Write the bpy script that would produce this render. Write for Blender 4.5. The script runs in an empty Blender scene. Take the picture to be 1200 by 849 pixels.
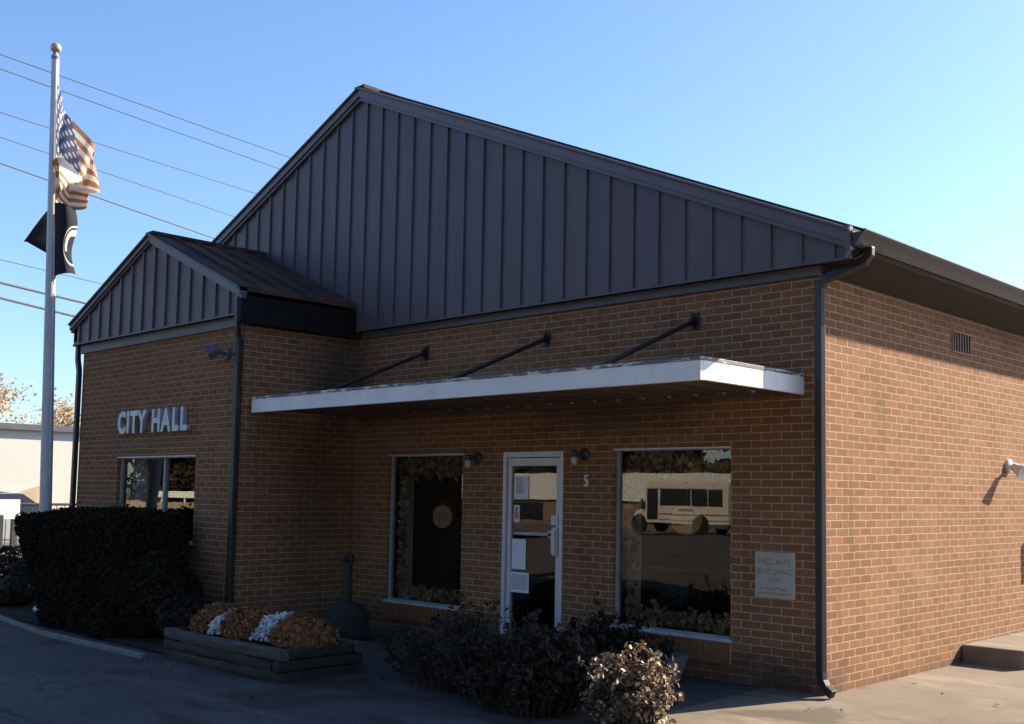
import bpy, math, random
import numpy as np
from mathutils import Vector, Matrix
random.seed(7); rng = np.random.default_rng(11)
scene = bpy.context.scene
COL = scene.collection
PI = math.pi

# ------------------------------------------------------------------ camera frame
CAM = Vector((4.60446, -8.13257, 1.60906))
YAW, PITCH, ROLL = -0.754749, 0.081210, 0.015258
FPX, PPX, PPY = 1282.885, 653.174, 474.530
_F = Vector((math.sin(YAW)*math.cos(PITCH), math.cos(YAW)*math.cos(PITCH), math.sin(PITCH)))
_R0 = Vector((math.cos(YAW), -math.sin(YAW), 0)); _U0 = _R0.cross(_F)
_R = _R0*math.cos(ROLL) + _U0*math.sin(ROLL)
_U = -_R0*math.sin(ROLL) + _U0*math.cos(ROLL)
cd = bpy.data.cameras.new('camera'); cam = bpy.data.objects.new('camera', cd); COL.objects.link(cam)
cd.sensor_fit = 'HORIZONTAL'; cd.sensor_width = 36; cd.lens = FPX/1200*36
cd.shift_x = 0.5 - PPX/1200; cd.shift_y = (PPY-424.5)/1200
cd.clip_end = 2000; cd.clip_start = .05
cam.matrix_world = Matrix(((_R.x,_U.x,-_F.x,CAM.x),(_R.y,_U.y,-_F.y,CAM.y),(_R.z,_U.z,-_F.z,CAM.z),(0,0,0,1)))
scene.camera = cam
def at(px, py, d):
    """world point that lies at depth d along the sight line of a measured photo point"""
    return CAM + (_R*((px-PPX)/FPX) - _U*((py-PPY)/FPX) + _F)*d

# ------------------------------------------------------------------ materials
class NT:
    def __init__(s, name):
        s.m = bpy.data.materials.new(name); s.m.use_nodes = True
        s.t = s.m.node_tree; s.t.nodes.clear()
        s.out = s.n('ShaderNodeOutputMaterial')
    def n(s, typ, **kw):
        nd = s.t.nodes.new(typ)
        for k, v in kw.items():
            if k.startswith('i_'):
                key = k[2:]; key = int(key) if key.isdigit() else key.replace('_', ' ')
                nd.inputs[key].default_value = v
            else: setattr(nd, k, v)
        return nd
    def l(s, a, b): s.t.links.new(a, b)
    def math(s, op, a, b=None, c=None):
        nd = s.n('ShaderNodeMath', operation=op)
        for i, v in enumerate((a, b, c)):
            if v is None: continue
            if isinstance(v, (int, float)): nd.inputs[i].default_value = v
            else: s.l(v, nd.inputs[i])
        return nd.outputs[0]
    def mix(s, f, a, b, mode='MIX'):
        nd = s.n('ShaderNodeMix', data_type='RGBA', blend_type=mode)
        for i, v in ((0, f), (6, a), (7, b)):
            if isinstance(v, (int, float)): nd.inputs[i].default_value = v
            elif isinstance(v, tuple): nd.inputs[i].default_value = (*v[:3], 1)
            else: s.l(v, nd.inputs[i])
        return nd.outputs[2]
    def noise(s, vec, scale, detail=4, rough=.6, dist=0):
        nd = s.n('ShaderNodeTexNoise'); nd.inputs['Scale'].default_value = scale
        nd.inputs['Detail'].default_value = detail; nd.inputs['Roughness'].default_value = rough
        nd.inputs['Distortion'].default_value = dist
        s.l(vec, nd.inputs['Vector']); return nd.outputs['Fac']
    def ramp(s, f, a, b, lo=0., hi=1.):
        nd = s.n('ShaderNodeMapRange'); nd.inputs[1].default_value = a; nd.inputs[2].default_value = b
        nd.inputs[3].default_value = lo; nd.inputs[4].default_value = hi
        s.l(f, nd.inputs[0]); return nd.outputs[0]
    def obj(s): return s.n('ShaderNodeTexCoord').outputs['Object']
    def bsdf(s, col=None, rough=.7, metal=0., spec=.5, bump=None, bstr=.3, bdist=.01, **kw):
        b = s.n('ShaderNodeBsdfPrincipled')
        b.inputs['Metallic'].default_value = metal; b.inputs['Specular IOR Level'].default_value = spec
        if isinstance(rough, (int, float)): b.inputs['Roughness'].default_value = rough
        else: s.l(rough, b.inputs['Roughness'])
        if isinstance(col, tuple): b.inputs['Base Color'].default_value = (*col[:3], 1)
        elif col is not None: s.l(col, b.inputs['Base Color'])
        for k, v in kw.items(): b.inputs[k.replace('_', ' ')].default_value = v
        if bump is not None:
            bp = s.n('ShaderNodeBump'); bp.inputs['Strength'].default_value = bstr; bp.inputs['Distance'].default_value = bdist
            s.l(bump, bp.inputs['Height']); s.l(bp.outputs[0], b.inputs['Normal'])
        s.l(b.outputs[0], s.out.inputs[0]); return b

def mottled(name, c1, c2, scale=6., rough=.7, spec=.5, metal=0., bstr=.15, bdist=.004, detail=6, stretch=None, bscale=None, lo=.35, hi=.65):
    t = NT(name); v = t.obj()
    if stretch:
        mp = t.n('ShaderNodeMapping'); mp.inputs['Scale'].default_value = stretch; t.l(v, mp.inputs[0]); v = mp.outputs[0]
    f = t.ramp(t.noise(v, scale, detail), lo, hi)
    bn = t.noise(v, bscale or scale*6, 4)
    t.bsdf(t.mix(f, c1, c2), rough, metal, spec, bn, bstr, bdist)
    return t.m

def brick_mat():
    t = NT('brown_brick'); g = t.n('ShaderNodeNewGeometry'); o = t.obj()
    sx = t.n('ShaderNodeSeparateXYZ'); t.l(o, sx.inputs[0])
    sn = t.n('ShaderNodeSeparateXYZ'); t.l(g.outputs['True Normal'], sn.inputs[0])
    side = t.math('GREATER_THAN', t.math('ABSOLUTE', sn.outputs[0]), .5)
    top = t.math('GREATER_THAN', t.math('ABSOLUTE', sn.outputs[2]), .5)
    u = t.math('ADD', t.math('MULTIPLY', sx.outputs[0], t.math('SUBTRACT', 1., side)), t.math('MULTIPLY', sx.outputs[1], side))
    w = t.math('ADD', t.math('MULTIPLY', sx.outputs[2], t.math('SUBTRACT', 1., top)), t.math('MULTIPLY', sx.outputs[1], top))
    cb = t.n('ShaderNodeCombineXYZ'); t.l(t.math('ADD', u, 40.6), cb.inputs[0]); t.l(t.math('ADD', w, 6.77), cb.inputs[1])
    # slight wander of the courses so that no edge is ruler straight
    wob = t.n('ShaderNodeTexNoise'); wob.inputs['Scale'].default_value = 9; t.l(o, wob.inputs['Vector'])
    wsub = t.n('ShaderNodeVectorMath', operation='SUBTRACT'); wsub.inputs[1].default_value = (.5, .5, .5); t.l(wob.outputs['Color'], wsub.inputs[0])
    wsc = t.n('ShaderNodeVectorMath', operation='SCALE'); wsc.inputs['Scale'].default_value = .012; t.l(wsub.outputs[0], wsc.inputs[0])
    vad = t.n('ShaderNodeVectorMath', operation='ADD'); t.l(cb.outputs[0], vad.inputs[0]); t.l(wsc.outputs[0], vad.inputs[1])
    b = t.n('ShaderNodeTexBrick'); b.offset = .5; b.squash = 1
    b.inputs['Scale'].default_value = 1; b.inputs['Brick Width'].default_value = .203; b.inputs['Row Height'].default_value = .0677
    b.inputs['Mortar Size'].default_value = .0058; b.inputs['Mortar Smooth'].default_value = .25; b.inputs['Bias'].default_value = 0
    b.inputs['Color1'].default_value = (0, 0, 0, 1); b.inputs['Color2'].default_value = (1, 1, 1, 1); b.inputs['Mortar'].default_value = (.5, .5, .5, 1)
    t.l(vad.outputs[0], b.inputs['Vector'])
    rnd = b.outputs['Color']; mort = b.outputs['Fac']
    fine = t.noise(o, 60, 5, .7); mid = t.noise(o, 7, 5, .6); big = t.noise(o, .8, 4, .6)
    c = t.mix(rnd, BR1, BR2)
    c = t.mix(t.ramp(fine, .38, .7, 0, .55), c, BR3)
    c = t.mix(t.ramp(mid, .45, .75, 0, .35), c, BR4)
    mc = t.mix(t.ramp(fine, .3, .75), MO1, MO2)
    mc = t.mix(t.ramp(mid, .5, .7, 0, .5), mc, (.20, .155, .12))
    col = t.mix(mort, c, mc)
    # weather streaks: broad pale and sooty patches of their own shape
    st = t.n('ShaderNodeMapping'); st.inputs['Scale'].default_value = (2.2, 2.2, .35); t.l(o, st.inputs[0])
    stn = t.noise(st.outputs[0], 1.6, 5, .65)
    col = t.mix(t.ramp(stn, .56, .78, 0, .42), col, (.07, .047, .036))
    col = t.mix(t.ramp(big, .55, .8, 0, .2), col, (.30, .22, .165))
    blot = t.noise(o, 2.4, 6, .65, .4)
    for c0, r0, k0 in (((-.35, 0, .05), (.75, .5, .34), .75), ((-2.3, 0, 2.42), (1.5, .4, .30), .6), ((-6.46, -.25, 2.9), (.5, .75, .75), .7), ((-5.6, 0, .1), (1.2, .5, .5), .5), ((0, 6., 3.45), (.5, 6., .22), .4), ((-2.6, 0, .05), (2.2, .4, .25), .55), ((0, 4., -.02), (.5, 5., .16), .5), ((-6.46, -.5, 1.5), (.5, .7, 1.3), .45)):  # dark stains by place; the alcove ones also paint in its shade
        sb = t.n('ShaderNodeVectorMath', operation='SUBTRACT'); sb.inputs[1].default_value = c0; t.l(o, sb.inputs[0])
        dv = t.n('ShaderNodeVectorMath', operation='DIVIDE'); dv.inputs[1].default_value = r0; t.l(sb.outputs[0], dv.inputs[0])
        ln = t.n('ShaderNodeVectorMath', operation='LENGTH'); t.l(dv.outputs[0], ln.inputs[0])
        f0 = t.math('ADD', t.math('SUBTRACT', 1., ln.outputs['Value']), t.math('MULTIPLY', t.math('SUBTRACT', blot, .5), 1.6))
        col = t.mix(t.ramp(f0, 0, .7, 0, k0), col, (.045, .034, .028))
    # whitish lime bloom in patches
    col = t.mix(t.ramp(t.noise(o, 1.7, 6, .7, .8), .62, .8, 0, .16), col, (.5, .43, .35))
    h = t.math('ADD', t.math('MULTIPLY', t.math('SUBTRACT', 1., mort), 1.), t.math('MULTIPLY', fine, .25))
    t.bsdf(col, .9, 0, .2, h, 1., .010)
    return t.m
BR1 = (.185, .080, .034); BR2 = (.272, .124, .055); BR3 = (.215, .108, .054); BR4 = (.175, .074, .032)
MO1 = (.31, .235, .16); MO2 = (.52, .425, .315)
M = {}
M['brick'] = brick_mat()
def rowlock_mat():
    t = NT('rowlock_brick'); o = t.obj(); f = t.noise(o, 40, 5); f2 = t.noise(o, 5, 3)
    t.bsdf(t.mix(f2, BR1, t.mix(f, BR2, BR3)), .9, 0, .2, f, .4, .004); return t.m
M['rowlock'] = rowlock_mat()
M['mortar'] = mottled('grey_mortar', MO1, (.45, .38, .31), 40, .95, .1)
M['siding'] = mottled('slate_metal_siding', (.086, .072, .083), (.108, .091, .103), 2.2, .48, .4, bstr=.10, stretch=(3, 3, .4), bscale=2.5, bdist=.02)
M['trim'] = mottled('slate_metal_trim', (.094, .076, .087), (.116, .097, .11), 4, .38, .5, bstr=.05)
M['gutter'] = mottled('slate_gutter_paint', (.038, .037, .047), (.05, .049, .06), 4, .42, .4, bstr=.05)
M['beam'] = mottled('slate_painted_beam', (.085, .077, .088), (.108, .100, .112), 4, .5, .5, bstr=.05)
M['soffit'] = mottled('brown_soffit', (.024, .018, .015), (.034, .026, .021), 5, .7, .3)
def rusty_roof():
    t = NT('rusty_roof_metal'); o = t.obj(); c = t.mix(t.ramp(t.noise(o, 3, 6), .3, .7), (.03, .024, .022), (.07, .058, .056))
    c = t.mix(t.ramp(t.noise(o, 1.3, 7, .7, .8), .44, .58, 0, .9), c, (.12, .062, .032))
    c = t.mix(t.ramp(t.noise(o, 14, 4, .7), .6, .72, 0, .5), c, (.13, .085, .055))
    t.bsdf(c, .8, 0, .12, t.noise(o, 9, 4), .2, .01); return t.m
M['roof_rust'] = rusty_roof()
M['roof'] = mottled('weathered_roof_metal', (.034, .024, .018), (.075, .058, .052), 3.0, .75, .15, bstr=.1, stretch=(1, .6, 1), lo=.3, hi=.7)
M['pipe'] = mottled('dark_brown_pipe_paint', (.024, .020, .018), (.034, .029, .027), 8, .48, .45, bstr=.05)
M['canopy_white'] = mottled('chalky_white_metal', (.70, .70, .69), (.80, .79, .76), 3, .5, .4, bstr=.05, stretch=(.6, .6, 2))
def flecked(name, c1, c2, rust):
    t = NT(name); o = t.obj(); c = t.mix(t.ramp(t.noise(o, 3, 5), .35, .65), c1, c2)
    st = t.n('ShaderNodeMapping'); st.inputs['Scale'].default_value = (5, 5, .8); t.l(o, st.inputs[0])
    c = t.mix(t.ramp(t.noise(st.outputs[0], 2.4, 5, .7), .55, .75, 0, .35), c, (.36, .33, .30))
    c = t.mix(t.ramp(t.noise(o, 38, 3, .7), .66, .72, 0, .7), c, rust)
    t.bsdf(c, .5, 0, .4, t.noise(o, 5, 4), .12, .01); return t.m
M['canopy_white'] = flecked('chalky_flecked_canopy_metal', (.70, .70, .69), (.80, .79, .76), (.34, .22, .13))
M['canopy_edge'] = mottled('flaking_edge_metal', (.13, .13, .145), (.70, .62, .50), 11, .6, .4, bstr=.2, lo=.5, hi=.60, stretch=(.7, .7, 3))
M['deck'] = mottled('brown_canopy_deck', (.10, .075, .06), (.14, .105, .08), 5, .6, .3)
M['rod'] = mottled('black_iron', (.012, .012, .013), (.02, .019, .02), 12, .5, .4)
M['alu'] = mottled('satin_aluminium', (.47, .48, .50), (.56, .57, .585), 4, .38, .5, metal=.15, bstr=.03, stretch=(1, 1, .3))
M['alu_frame'] = mottled('dull_window_aluminium', (.26, .265, .285), (.34, .345, .365), 4, .45, .5, metal=.1, bstr=.03)
M['alu_dark'] = mottled('dull_aluminium', (.20, .205, .22), (.27, .275, .29), 6, .45, .5, metal=.2)
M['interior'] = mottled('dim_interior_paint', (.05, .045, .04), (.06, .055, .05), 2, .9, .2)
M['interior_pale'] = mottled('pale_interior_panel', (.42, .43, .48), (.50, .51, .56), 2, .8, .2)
M['curtain'] = mottled('pale_curtain_cloth', (.30, .31, .36), (.42, .42, .46), 5, .9, .1, stretch=(6, 6, .3))
M['letter'] = mottled('brushed_silver_letters', (.44, .46, .50), (.54, .56, .59), 9, .4, .5, metal=.2)
M['stone'] = mottled('grey_limestone', (.34, .315, .265), (.43, .40, .34), 14, .85, .3, bstr=.2, lo=.3, hi=.7)
M['stone_ink'] = mottled('worn_engraving', (.15, .125, .11), (.24, .215, .19), 60, .9, .2)
M['white_paint'] = mottled('dirty_white_paint', (.62, .61, .58), (.72, .71, .68), 8, .55, .4)
M['paper'] = mottled('white_notice_paper', (.66, .68, .72), (.74, .75, .78), 6, .8, .2)
M['ink'] = mottled('faded_ink', (.10, .10, .13), (.18, .17, .2), 30, .8, .2)
M['orange'] = mottled('orange_print', (.55, .22, .07), (.62, .28, .10), 20, .8, .2)
M['fixture'] = mottled('bronze_fixture', (.03, .027, .026), (.045, .04, .038), 12, .45, .5)
M['flood'] = mottled('slate_floodlight_paint', (.07, .078, .10), (.09, .098, .125), 12, .45, .5)
M['bulb'] = mottled('frosted_glass', (.50, .44, .36), (.56, .49, .40), 10, .3, .5)
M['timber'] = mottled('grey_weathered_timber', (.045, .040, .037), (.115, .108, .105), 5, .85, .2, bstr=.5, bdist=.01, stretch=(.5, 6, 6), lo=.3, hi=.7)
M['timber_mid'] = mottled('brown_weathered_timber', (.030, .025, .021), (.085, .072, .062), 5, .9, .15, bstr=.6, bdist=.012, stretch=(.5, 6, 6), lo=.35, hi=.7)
M['timber_dark'] = mottled('dark_end_timber', (.03, .024, .02), (.05, .04, .032), 5, .85, .2, bstr=.4, bdist=.01)  # darker tone for the planter's end timbers
M['soil'] = mottled('dark_soil', (.035, .026, .02), (.07, .05, .036), 20, .95, .1, bstr=.8, bdist=.02)
M['urn'] = mottled('grey_moulded_plastic', (.038, .034, .032), (.05, .046, .043), 8, .75, .12)
M['black'] = mottled('black_hole', (.008, .008, .008), (.012, .012, .012), 8, .8, .2)
M['pot'] = mottled('pale_blue_grey_pot', (.12, .13, .16), (.17, .18, .21), 8, .6, .4)
M['bark'] = mottled('grey_bark', (.16, .13, .11), (.26, .22, .19), 12, .9, .2, bstr=.6, bdist=.02, stretch=(4, 4, .6))
M['stem'] = mottled('dark_twig', (.045, .034, .026), (.07, .055, .04), 20, .9, .1)
M['pole'] = mottled('satin_white_pole', (.46, .48, .52), (.56, .58, .62), 3, .42, .5, metal=.1, stretch=(4, 4, .5))
M['ball'] = mottled('tarnished_gold_ball', (.42, .33, .22), (.60, .50, .38), 20, .35, .5, metal=.5)
M['wire'] = mottled('weathered_cable', (.05, .055, .07), (.07, .075, .09), 5, .6, .3)
M['stucco'] = mottled('white_stucco', (.50, .495, .465), (.55, .545, .51), .6, .85, .2, bstr=.2, bscale=30)
M['roof_edge'] = mottled('dark_roof_edge', (.07, .08, .10), (.10, .11, .13), 4, .6, .4)
M['tan_metal'] = mottled('tan_awning_cloth', (.42, .33, .24), (.50, .40, .30), 3, .8, .2)
M['brown_wall'] = mottled('brown_storefront', (.12, .08, .055), (.19, .13, .09), .7, .8, .3)
M['dark_rail'] = mottled('dark_railing_paint', (.045, .05, .062), (.06, .065, .08), 5, .5, .4)
M['wood'] = mottled('sunbleached_fence_boards', (.24, .16, .11), (.40, .29, .20), 3, .85, .2, stretch=(6, 6, .4), lo=.3, hi=.7)
M['cream'] = mottled('cream_bus_paint', (.44, .38, .32), (.52, .45, .39), 2, .35, .5)
M['tyre'] = mottled('black_rubber', (.02, .02, .02), (.03, .03, .03), 8, .8, .3)
M['rim'] = mottled('dull_steel_rim', (.25, .24, .23), (.35, .34, .33), 8, .45, .5, metal=.3)
M['carglass'] = mottled('dark_vehicle_glass', (.012, .014, .018), (.016, .018, .022), 3, .08, .6, bstr=0)
M['carwhite'] = mottled('silver_car_paint', (.26, .28, .31), (.30, .32, .35), 2, .25, .5)
M['carblue'] = mottled('blue_car_paint', (.06, .13, .28), (.08, .16, .32), 2, .25, .5)
M['lamp_red'] = mottled('red_tail_lens', (.4, .03, .03), (.45, .04, .04), 8, .25, .5)
M['lamp_clear'] = mottled('clear_headlight_lens', (.6, .6, .58), (.66, .66, .64), 8, .15, .5)
M['box_grey'] = mottled('grey_meter_box', (.20, .20, .205), (.26, .26, .265), 6, .5, .4)
M['pumpkin'] = mottled('faded_pumpkin_board', (.34, .17, .08), (.40, .21, .10), 12, .85, .2)
M['vent'] = mottled('brown_vent_metal', (.19, .10, .06), (.24, .13, .08), 12, .6, .3)

def concrete_mat(name, c1, c2, c3, stain=(.10, .08, .06), crack=True):
    t = NT(name); o = t.obj()
    big = t.noise(o, .45, 5, .62, .6); mid = t.noise(o, 2.6, 6, .62); fine = t.noise(o, 70, 4, .7); gr = t.noise(o, 220, 2, .7)
    c = t.mix(t.ramp(big, .35, .65), c1, c2)
    c = t.mix(t.ramp(mid, .45, .72, 0, .6), c, c3)
    c = t.mix(t.ramp(t.noise(o, .95, 7, .6, 1.0), .52, .60, 0, .8), c, stain)
    wet = t.n('ShaderNodeMapping'); wet.inputs['Scale'].default_value = (.5, 2.2, 1); wet.inputs['Rotation'].default_value = (0, 0, .5); t.l(o, wet.inputs[0])
    c = t.mix(t.ramp(t.noise(wet.outputs[0], 1.1, 6, .6, .5), .52, .68, 0, .5), c, tuple(min(1, x*1.7) for x in c2))
    c = t.mix(t.ramp(t.noise(o, 26, 3, .8), .60, .72, 0, .55), c, tuple(x*.45 for x in c1))
    c = t.mix(t.ramp(fine, .35, .75, 0, .35), c, tuple(x*.55 for x in c1))
    c = t.mix(t.ramp(gr, .62, .8, 0, .4), c, tuple(min(1, x*1.6) for x in c2))
    h = t.math('ADD', t.math('MULTIPLY', fine, .6), t.math('MULTIPLY', gr, .5))
    if crack:
        wv = t.n('ShaderNodeTexNoise'); wv.inputs['Scale'].default_value = 1.5; wv.inputs['Detail'].default_value = 6; t.l(o, wv.inputs['Vector'])
        vs = t.n('ShaderNodeVectorMath', operation='SCALE'); vs.inputs['Scale'].default_value = .9; t.l(wv.outputs['Color'], vs.inputs[0])
        va = t.n('ShaderNodeVectorMath', operation='ADD'); t.l(o, va.inputs[0]); t.l(vs.outputs[0], va.inputs[1])
        vo = t.n('ShaderNodeTexVoronoi'); vo.feature = 'DISTANCE_TO_EDGE'; vo.inputs['Scale'].default_value = .33; t.l(va.outputs[0], vo.inputs['Vector'])
        cr = t.ramp(vo.outputs['Distance'], 0, .006, 1, 0)
        c = t.mix(t.math('MULTIPLY', cr, .7), c, tuple(x*.3 for x in c1))
    t.bsdf(c, .88, 0, .3, h, .5, .004)
    return t.m
M['walk'] = concrete_mat('worn_concrete_walk', (.060, .057, .057), (.078, .074, .074), (.052, .047, .043), (.042, .030, .023))
M['apron'] = concrete_mat('tan_concrete_apron', (.142, .114, .086), (.195, .158, .120), (.112, .089, .067), (.066, .052, .041), crack=False)
M['street'] = concrete_mat('grey_asphalt_street', (.085, .068, .056), (.105, .086, .072), (.072, .058, .048), (.05, .04, .034))
M['lot'] = concrete_mat('sunlit_tan_lot', (.12, .095, .075), (.15, .12, .095), (.10, .08, .06), (.08, .06, .045))
M['kerb'] = mottled('pale_kerb_concrete', (.12, .12, .122), (.22, .218, .215), 6, .85, .3, bstr=.4, lo=.3, hi=.7)
M['stoop'] = concrete_mat('stoop_concrete', (.15, .122, .096), (.20, .168, .135), (.125, .10, .08), crack=False)
M['stoop_dark'] = M['stoop']

def leaf_mat(name, cols, rough=.5, spec=.4, trans=.25):
    t = NT(name); g = t.n('ShaderNodeNewGeometry'); o = t.obj()
    r = g.outputs['Random Per Island']
    c = t.mix(t.ramp(r, 0, .5), cols[0], cols[1]); c = t.mix(t.ramp(r, .5, 1), c, cols[2])
    c = t.mix(t.ramp(t.noise(o, 3, 3), .4, .7, 0, .5), c, cols[0])
    b = t.bsdf(c, rough, 0, spec)
    tr = t.n('ShaderNodeBsdfTranslucent'); t.l(c, tr.inputs['Color'])
    mx = t.n('ShaderNodeMixShader'); mx.inputs[0].default_value = trans
    t.l(b.outputs[0], mx.inputs[1]); t.l(tr.outputs[0], mx.inputs[2]); t.l(mx.outputs[0], t.out.inputs[0])
    return t.m
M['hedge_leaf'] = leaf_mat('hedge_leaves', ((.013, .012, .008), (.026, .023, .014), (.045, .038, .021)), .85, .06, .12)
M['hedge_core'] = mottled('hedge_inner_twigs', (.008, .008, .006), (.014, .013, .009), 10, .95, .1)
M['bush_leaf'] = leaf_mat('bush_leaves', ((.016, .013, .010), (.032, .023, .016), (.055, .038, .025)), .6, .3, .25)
M['bush_leaf_lit'] = leaf_mat('sun_tinted_bush_leaves', ((.05, .035, .025), (.16, .105, .07), (.52, .38, .27)), .45, .5, .3)  # lit copy of the bush leaves, sun highlights coloured into the palest tone
M['bg_leaf'] = leaf_mat('background_shrub_leaves', ((.045, .035, .025), (.08, .06, .04), (.12, .085, .055)), .6, .3, .2)
M['mum_rust'] = leaf_mat('rust_chrysanthemum_petals', ((.17, .075, .035), (.28, .125, .055), (.36, .18, .085)), .8, .2, .2)
M['mum_white'] = leaf_mat('white_chrysanthemum_petals', ((.55, .56, .60), (.70, .70, .73), (.8, .8, .8)), .8, .2, .2)
M['mum_green'] = leaf_mat('chrysanthemum_foliage', ((.02, .026, .012), (.04, .05, .02), (.06, .065, .03)), .7, .2, .2)
M['tan_leaf'] = leaf_mat('tan_autumn_leaves', ((.40, .29, .17), (.55, .41, .26), (.66, .52, .36)), .7, .3, .4)
M['brown_tree_leaf'] = leaf_mat('brown_autumn_leaves', ((.025, .02, .014), (.04, .03, .02), (.055, .038, .024)), .8, .15, .15)
M['garland_leaf'] = leaf_mat('faded_fabric_leaves', ((.12, .075, .045), (.30, .19, .11), (.58, .42, .27)), .85, .2, .3)

def glass_mat():
    t = NT('window_glass')  ; lw = t.n('ShaderNodeFresnel'); gg = t.n('ShaderNodeNewGeometry'); t.l(t.math('ADD', t.math('MULTIPLY', gg.outputs['Backfacing'], 1/1.5-1.5), 1.5), lw.inputs['IOR'])
    o = t.obj(); nz = t.noise(o, 1.3, 2)
    bp = t.n('ShaderNodeBump'); bp.inputs['Strength'].default_value = .02; bp.inputs['Distance'].default_value = .02; t.l(nz, bp.inputs['Height'])
    gl = t.n('ShaderNodeBsdfGlossy'); gl.inputs['Roughness'].default_value = .004; gl.inputs['Color'].default_value = (.95, .93, .88, 1); t.l(bp.outputs[0], gl.inputs['Normal'])
    tp = t.n('ShaderNodeBsdfTransparent'); tp.inputs['Color'].default_value = (.90, .91, .90, 1)
    mx = t.n('ShaderNodeMixShader'); t.l(lw.outputs[0], mx.inputs[0]); t.l(tp.outputs[0], mx.inputs[1]); t.l(gl.outputs[0], mx.inputs[2])
    t.l(mx.outputs[0], t.out.inputs[0]); return t.m
M['glass'] = glass_mat()

def cloth_shader(t, c, trans):
    b = t.bsdf(c, .85, 0, .15); tr = t.n('ShaderNodeBsdfTranslucent'); t.l(c, tr.inputs['Color'])
    mx = t.n('ShaderNodeMixShader'); mx.inputs[0].default_value = trans
    t.l(b.outputs[0], mx.inputs[1]); t.l(tr.outputs[0], mx.inputs[2]); t.l(mx.outputs[0], t.out.inputs[0])
def stripes_flag_mat():
    t = NT('flag_stars_and_stripes'); uv = t.n('ShaderNodeUVMap'); uv.uv_map = 'UVMap'
    s = t.n('ShaderNodeSeparateXYZ'); t.l(uv.outputs[0], s.inputs[0]); u, v = s.outputs[0], s.outputs[1]
    k = t.math('FLOOR', t.math('MULTIPLY', v, 13.))
    red = t.math('SUBTRACT', 1., t.math('MODULO', k, 2.))
    c = t.mix(red, (.78, .74, .67), (.40, .20, .115))
    union = t.math('MULTIPLY', t.math('LESS_THAN', u, .4), t.math('GREATER_THAN', v, 6/13))
    # staggered stars
    su = t.math('MULTIPLY', u, 1/.4*6); sv = t.math('MULTIPLY', t.math('SUBTRACT', v, 6/13), 13/7*5)
    def dots(off):
        a = t.math('SUBTRACT', t.math('FRACT', t.math('ADD', su, off)), .5); b = t.math('SUBTRACT', t.math('FRACT', t.math('ADD', sv, off)), .5)
        d = t.math('SQRT', t.math('ADD', t.math('MULTIPLY', a, a), t.math('MULTIPLY', b, b))); return t.math('LESS_THAN', d, .2)
    st = t.math('MAXIMUM', dots(0.), dots(.5))
    uc = t.mix(st, (.13, .15, .23), (.74, .74, .76))
    cloth_shader(t, t.mix(union, c, uc), .65); return t.m
def dark_flag_mat():
    t = NT('flag_black_with_roundel'); uv = t.n('ShaderNodeUVMap'); uv.uv_map = 'UVMap'
    s = t.n('ShaderNodeSeparateXYZ'); t.l(uv.outputs[0], s.inputs[0]); u, v = s.outputs[0], s.outputs[1]
    a = t.math('SUBTRACT', u, .40); b = t.math('MULTIPLY', t.math('SUBTRACT', v, .42), .62)
    d = t.math('SQRT', t.math('ADD', t.math('MULTIPLY', a, a), t.math('MULTIPLY', b, b)))
    disc = t.math('LESS_THAN', d, .155)
    ring = t.math('MULTIPLY', t.math('GREATER_THAN', d, .175), t.math('LESS_THAN', d, .192))
    # dark bust and tower shapes inside the disc
    a2 = t.math('SUBTRACT', u, .375); b2 = t.math('MULTIPLY', t.math('SUBTRACT', v, .40), .62)
    head = t.math('LESS_THAN', t.math('SQRT', t.math('ADD', t.math('MULTIPLY', a2, a2), t.math('MULTIPLY', b2, t.math('MULTIPLY', b2, .5)))), .075)
    bust = t.math('MULTIPLY', t.math('LESS_THAN', b, -.06), disc)
    wh = t.math('MAXIMUM', ring, t.math('MULTIPLY', disc, t.math('SUBTRACT', 1., t.math('MAXIMUM', head, bust))))
    cloth_shader(t, t.mix(wh, (.030, .030, .042), (.68, .66, .62)), .3); return t.m
M['flag_us'] = stripes_flag_mat(); M['flag_dark'] = dark_flag_mat()

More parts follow.
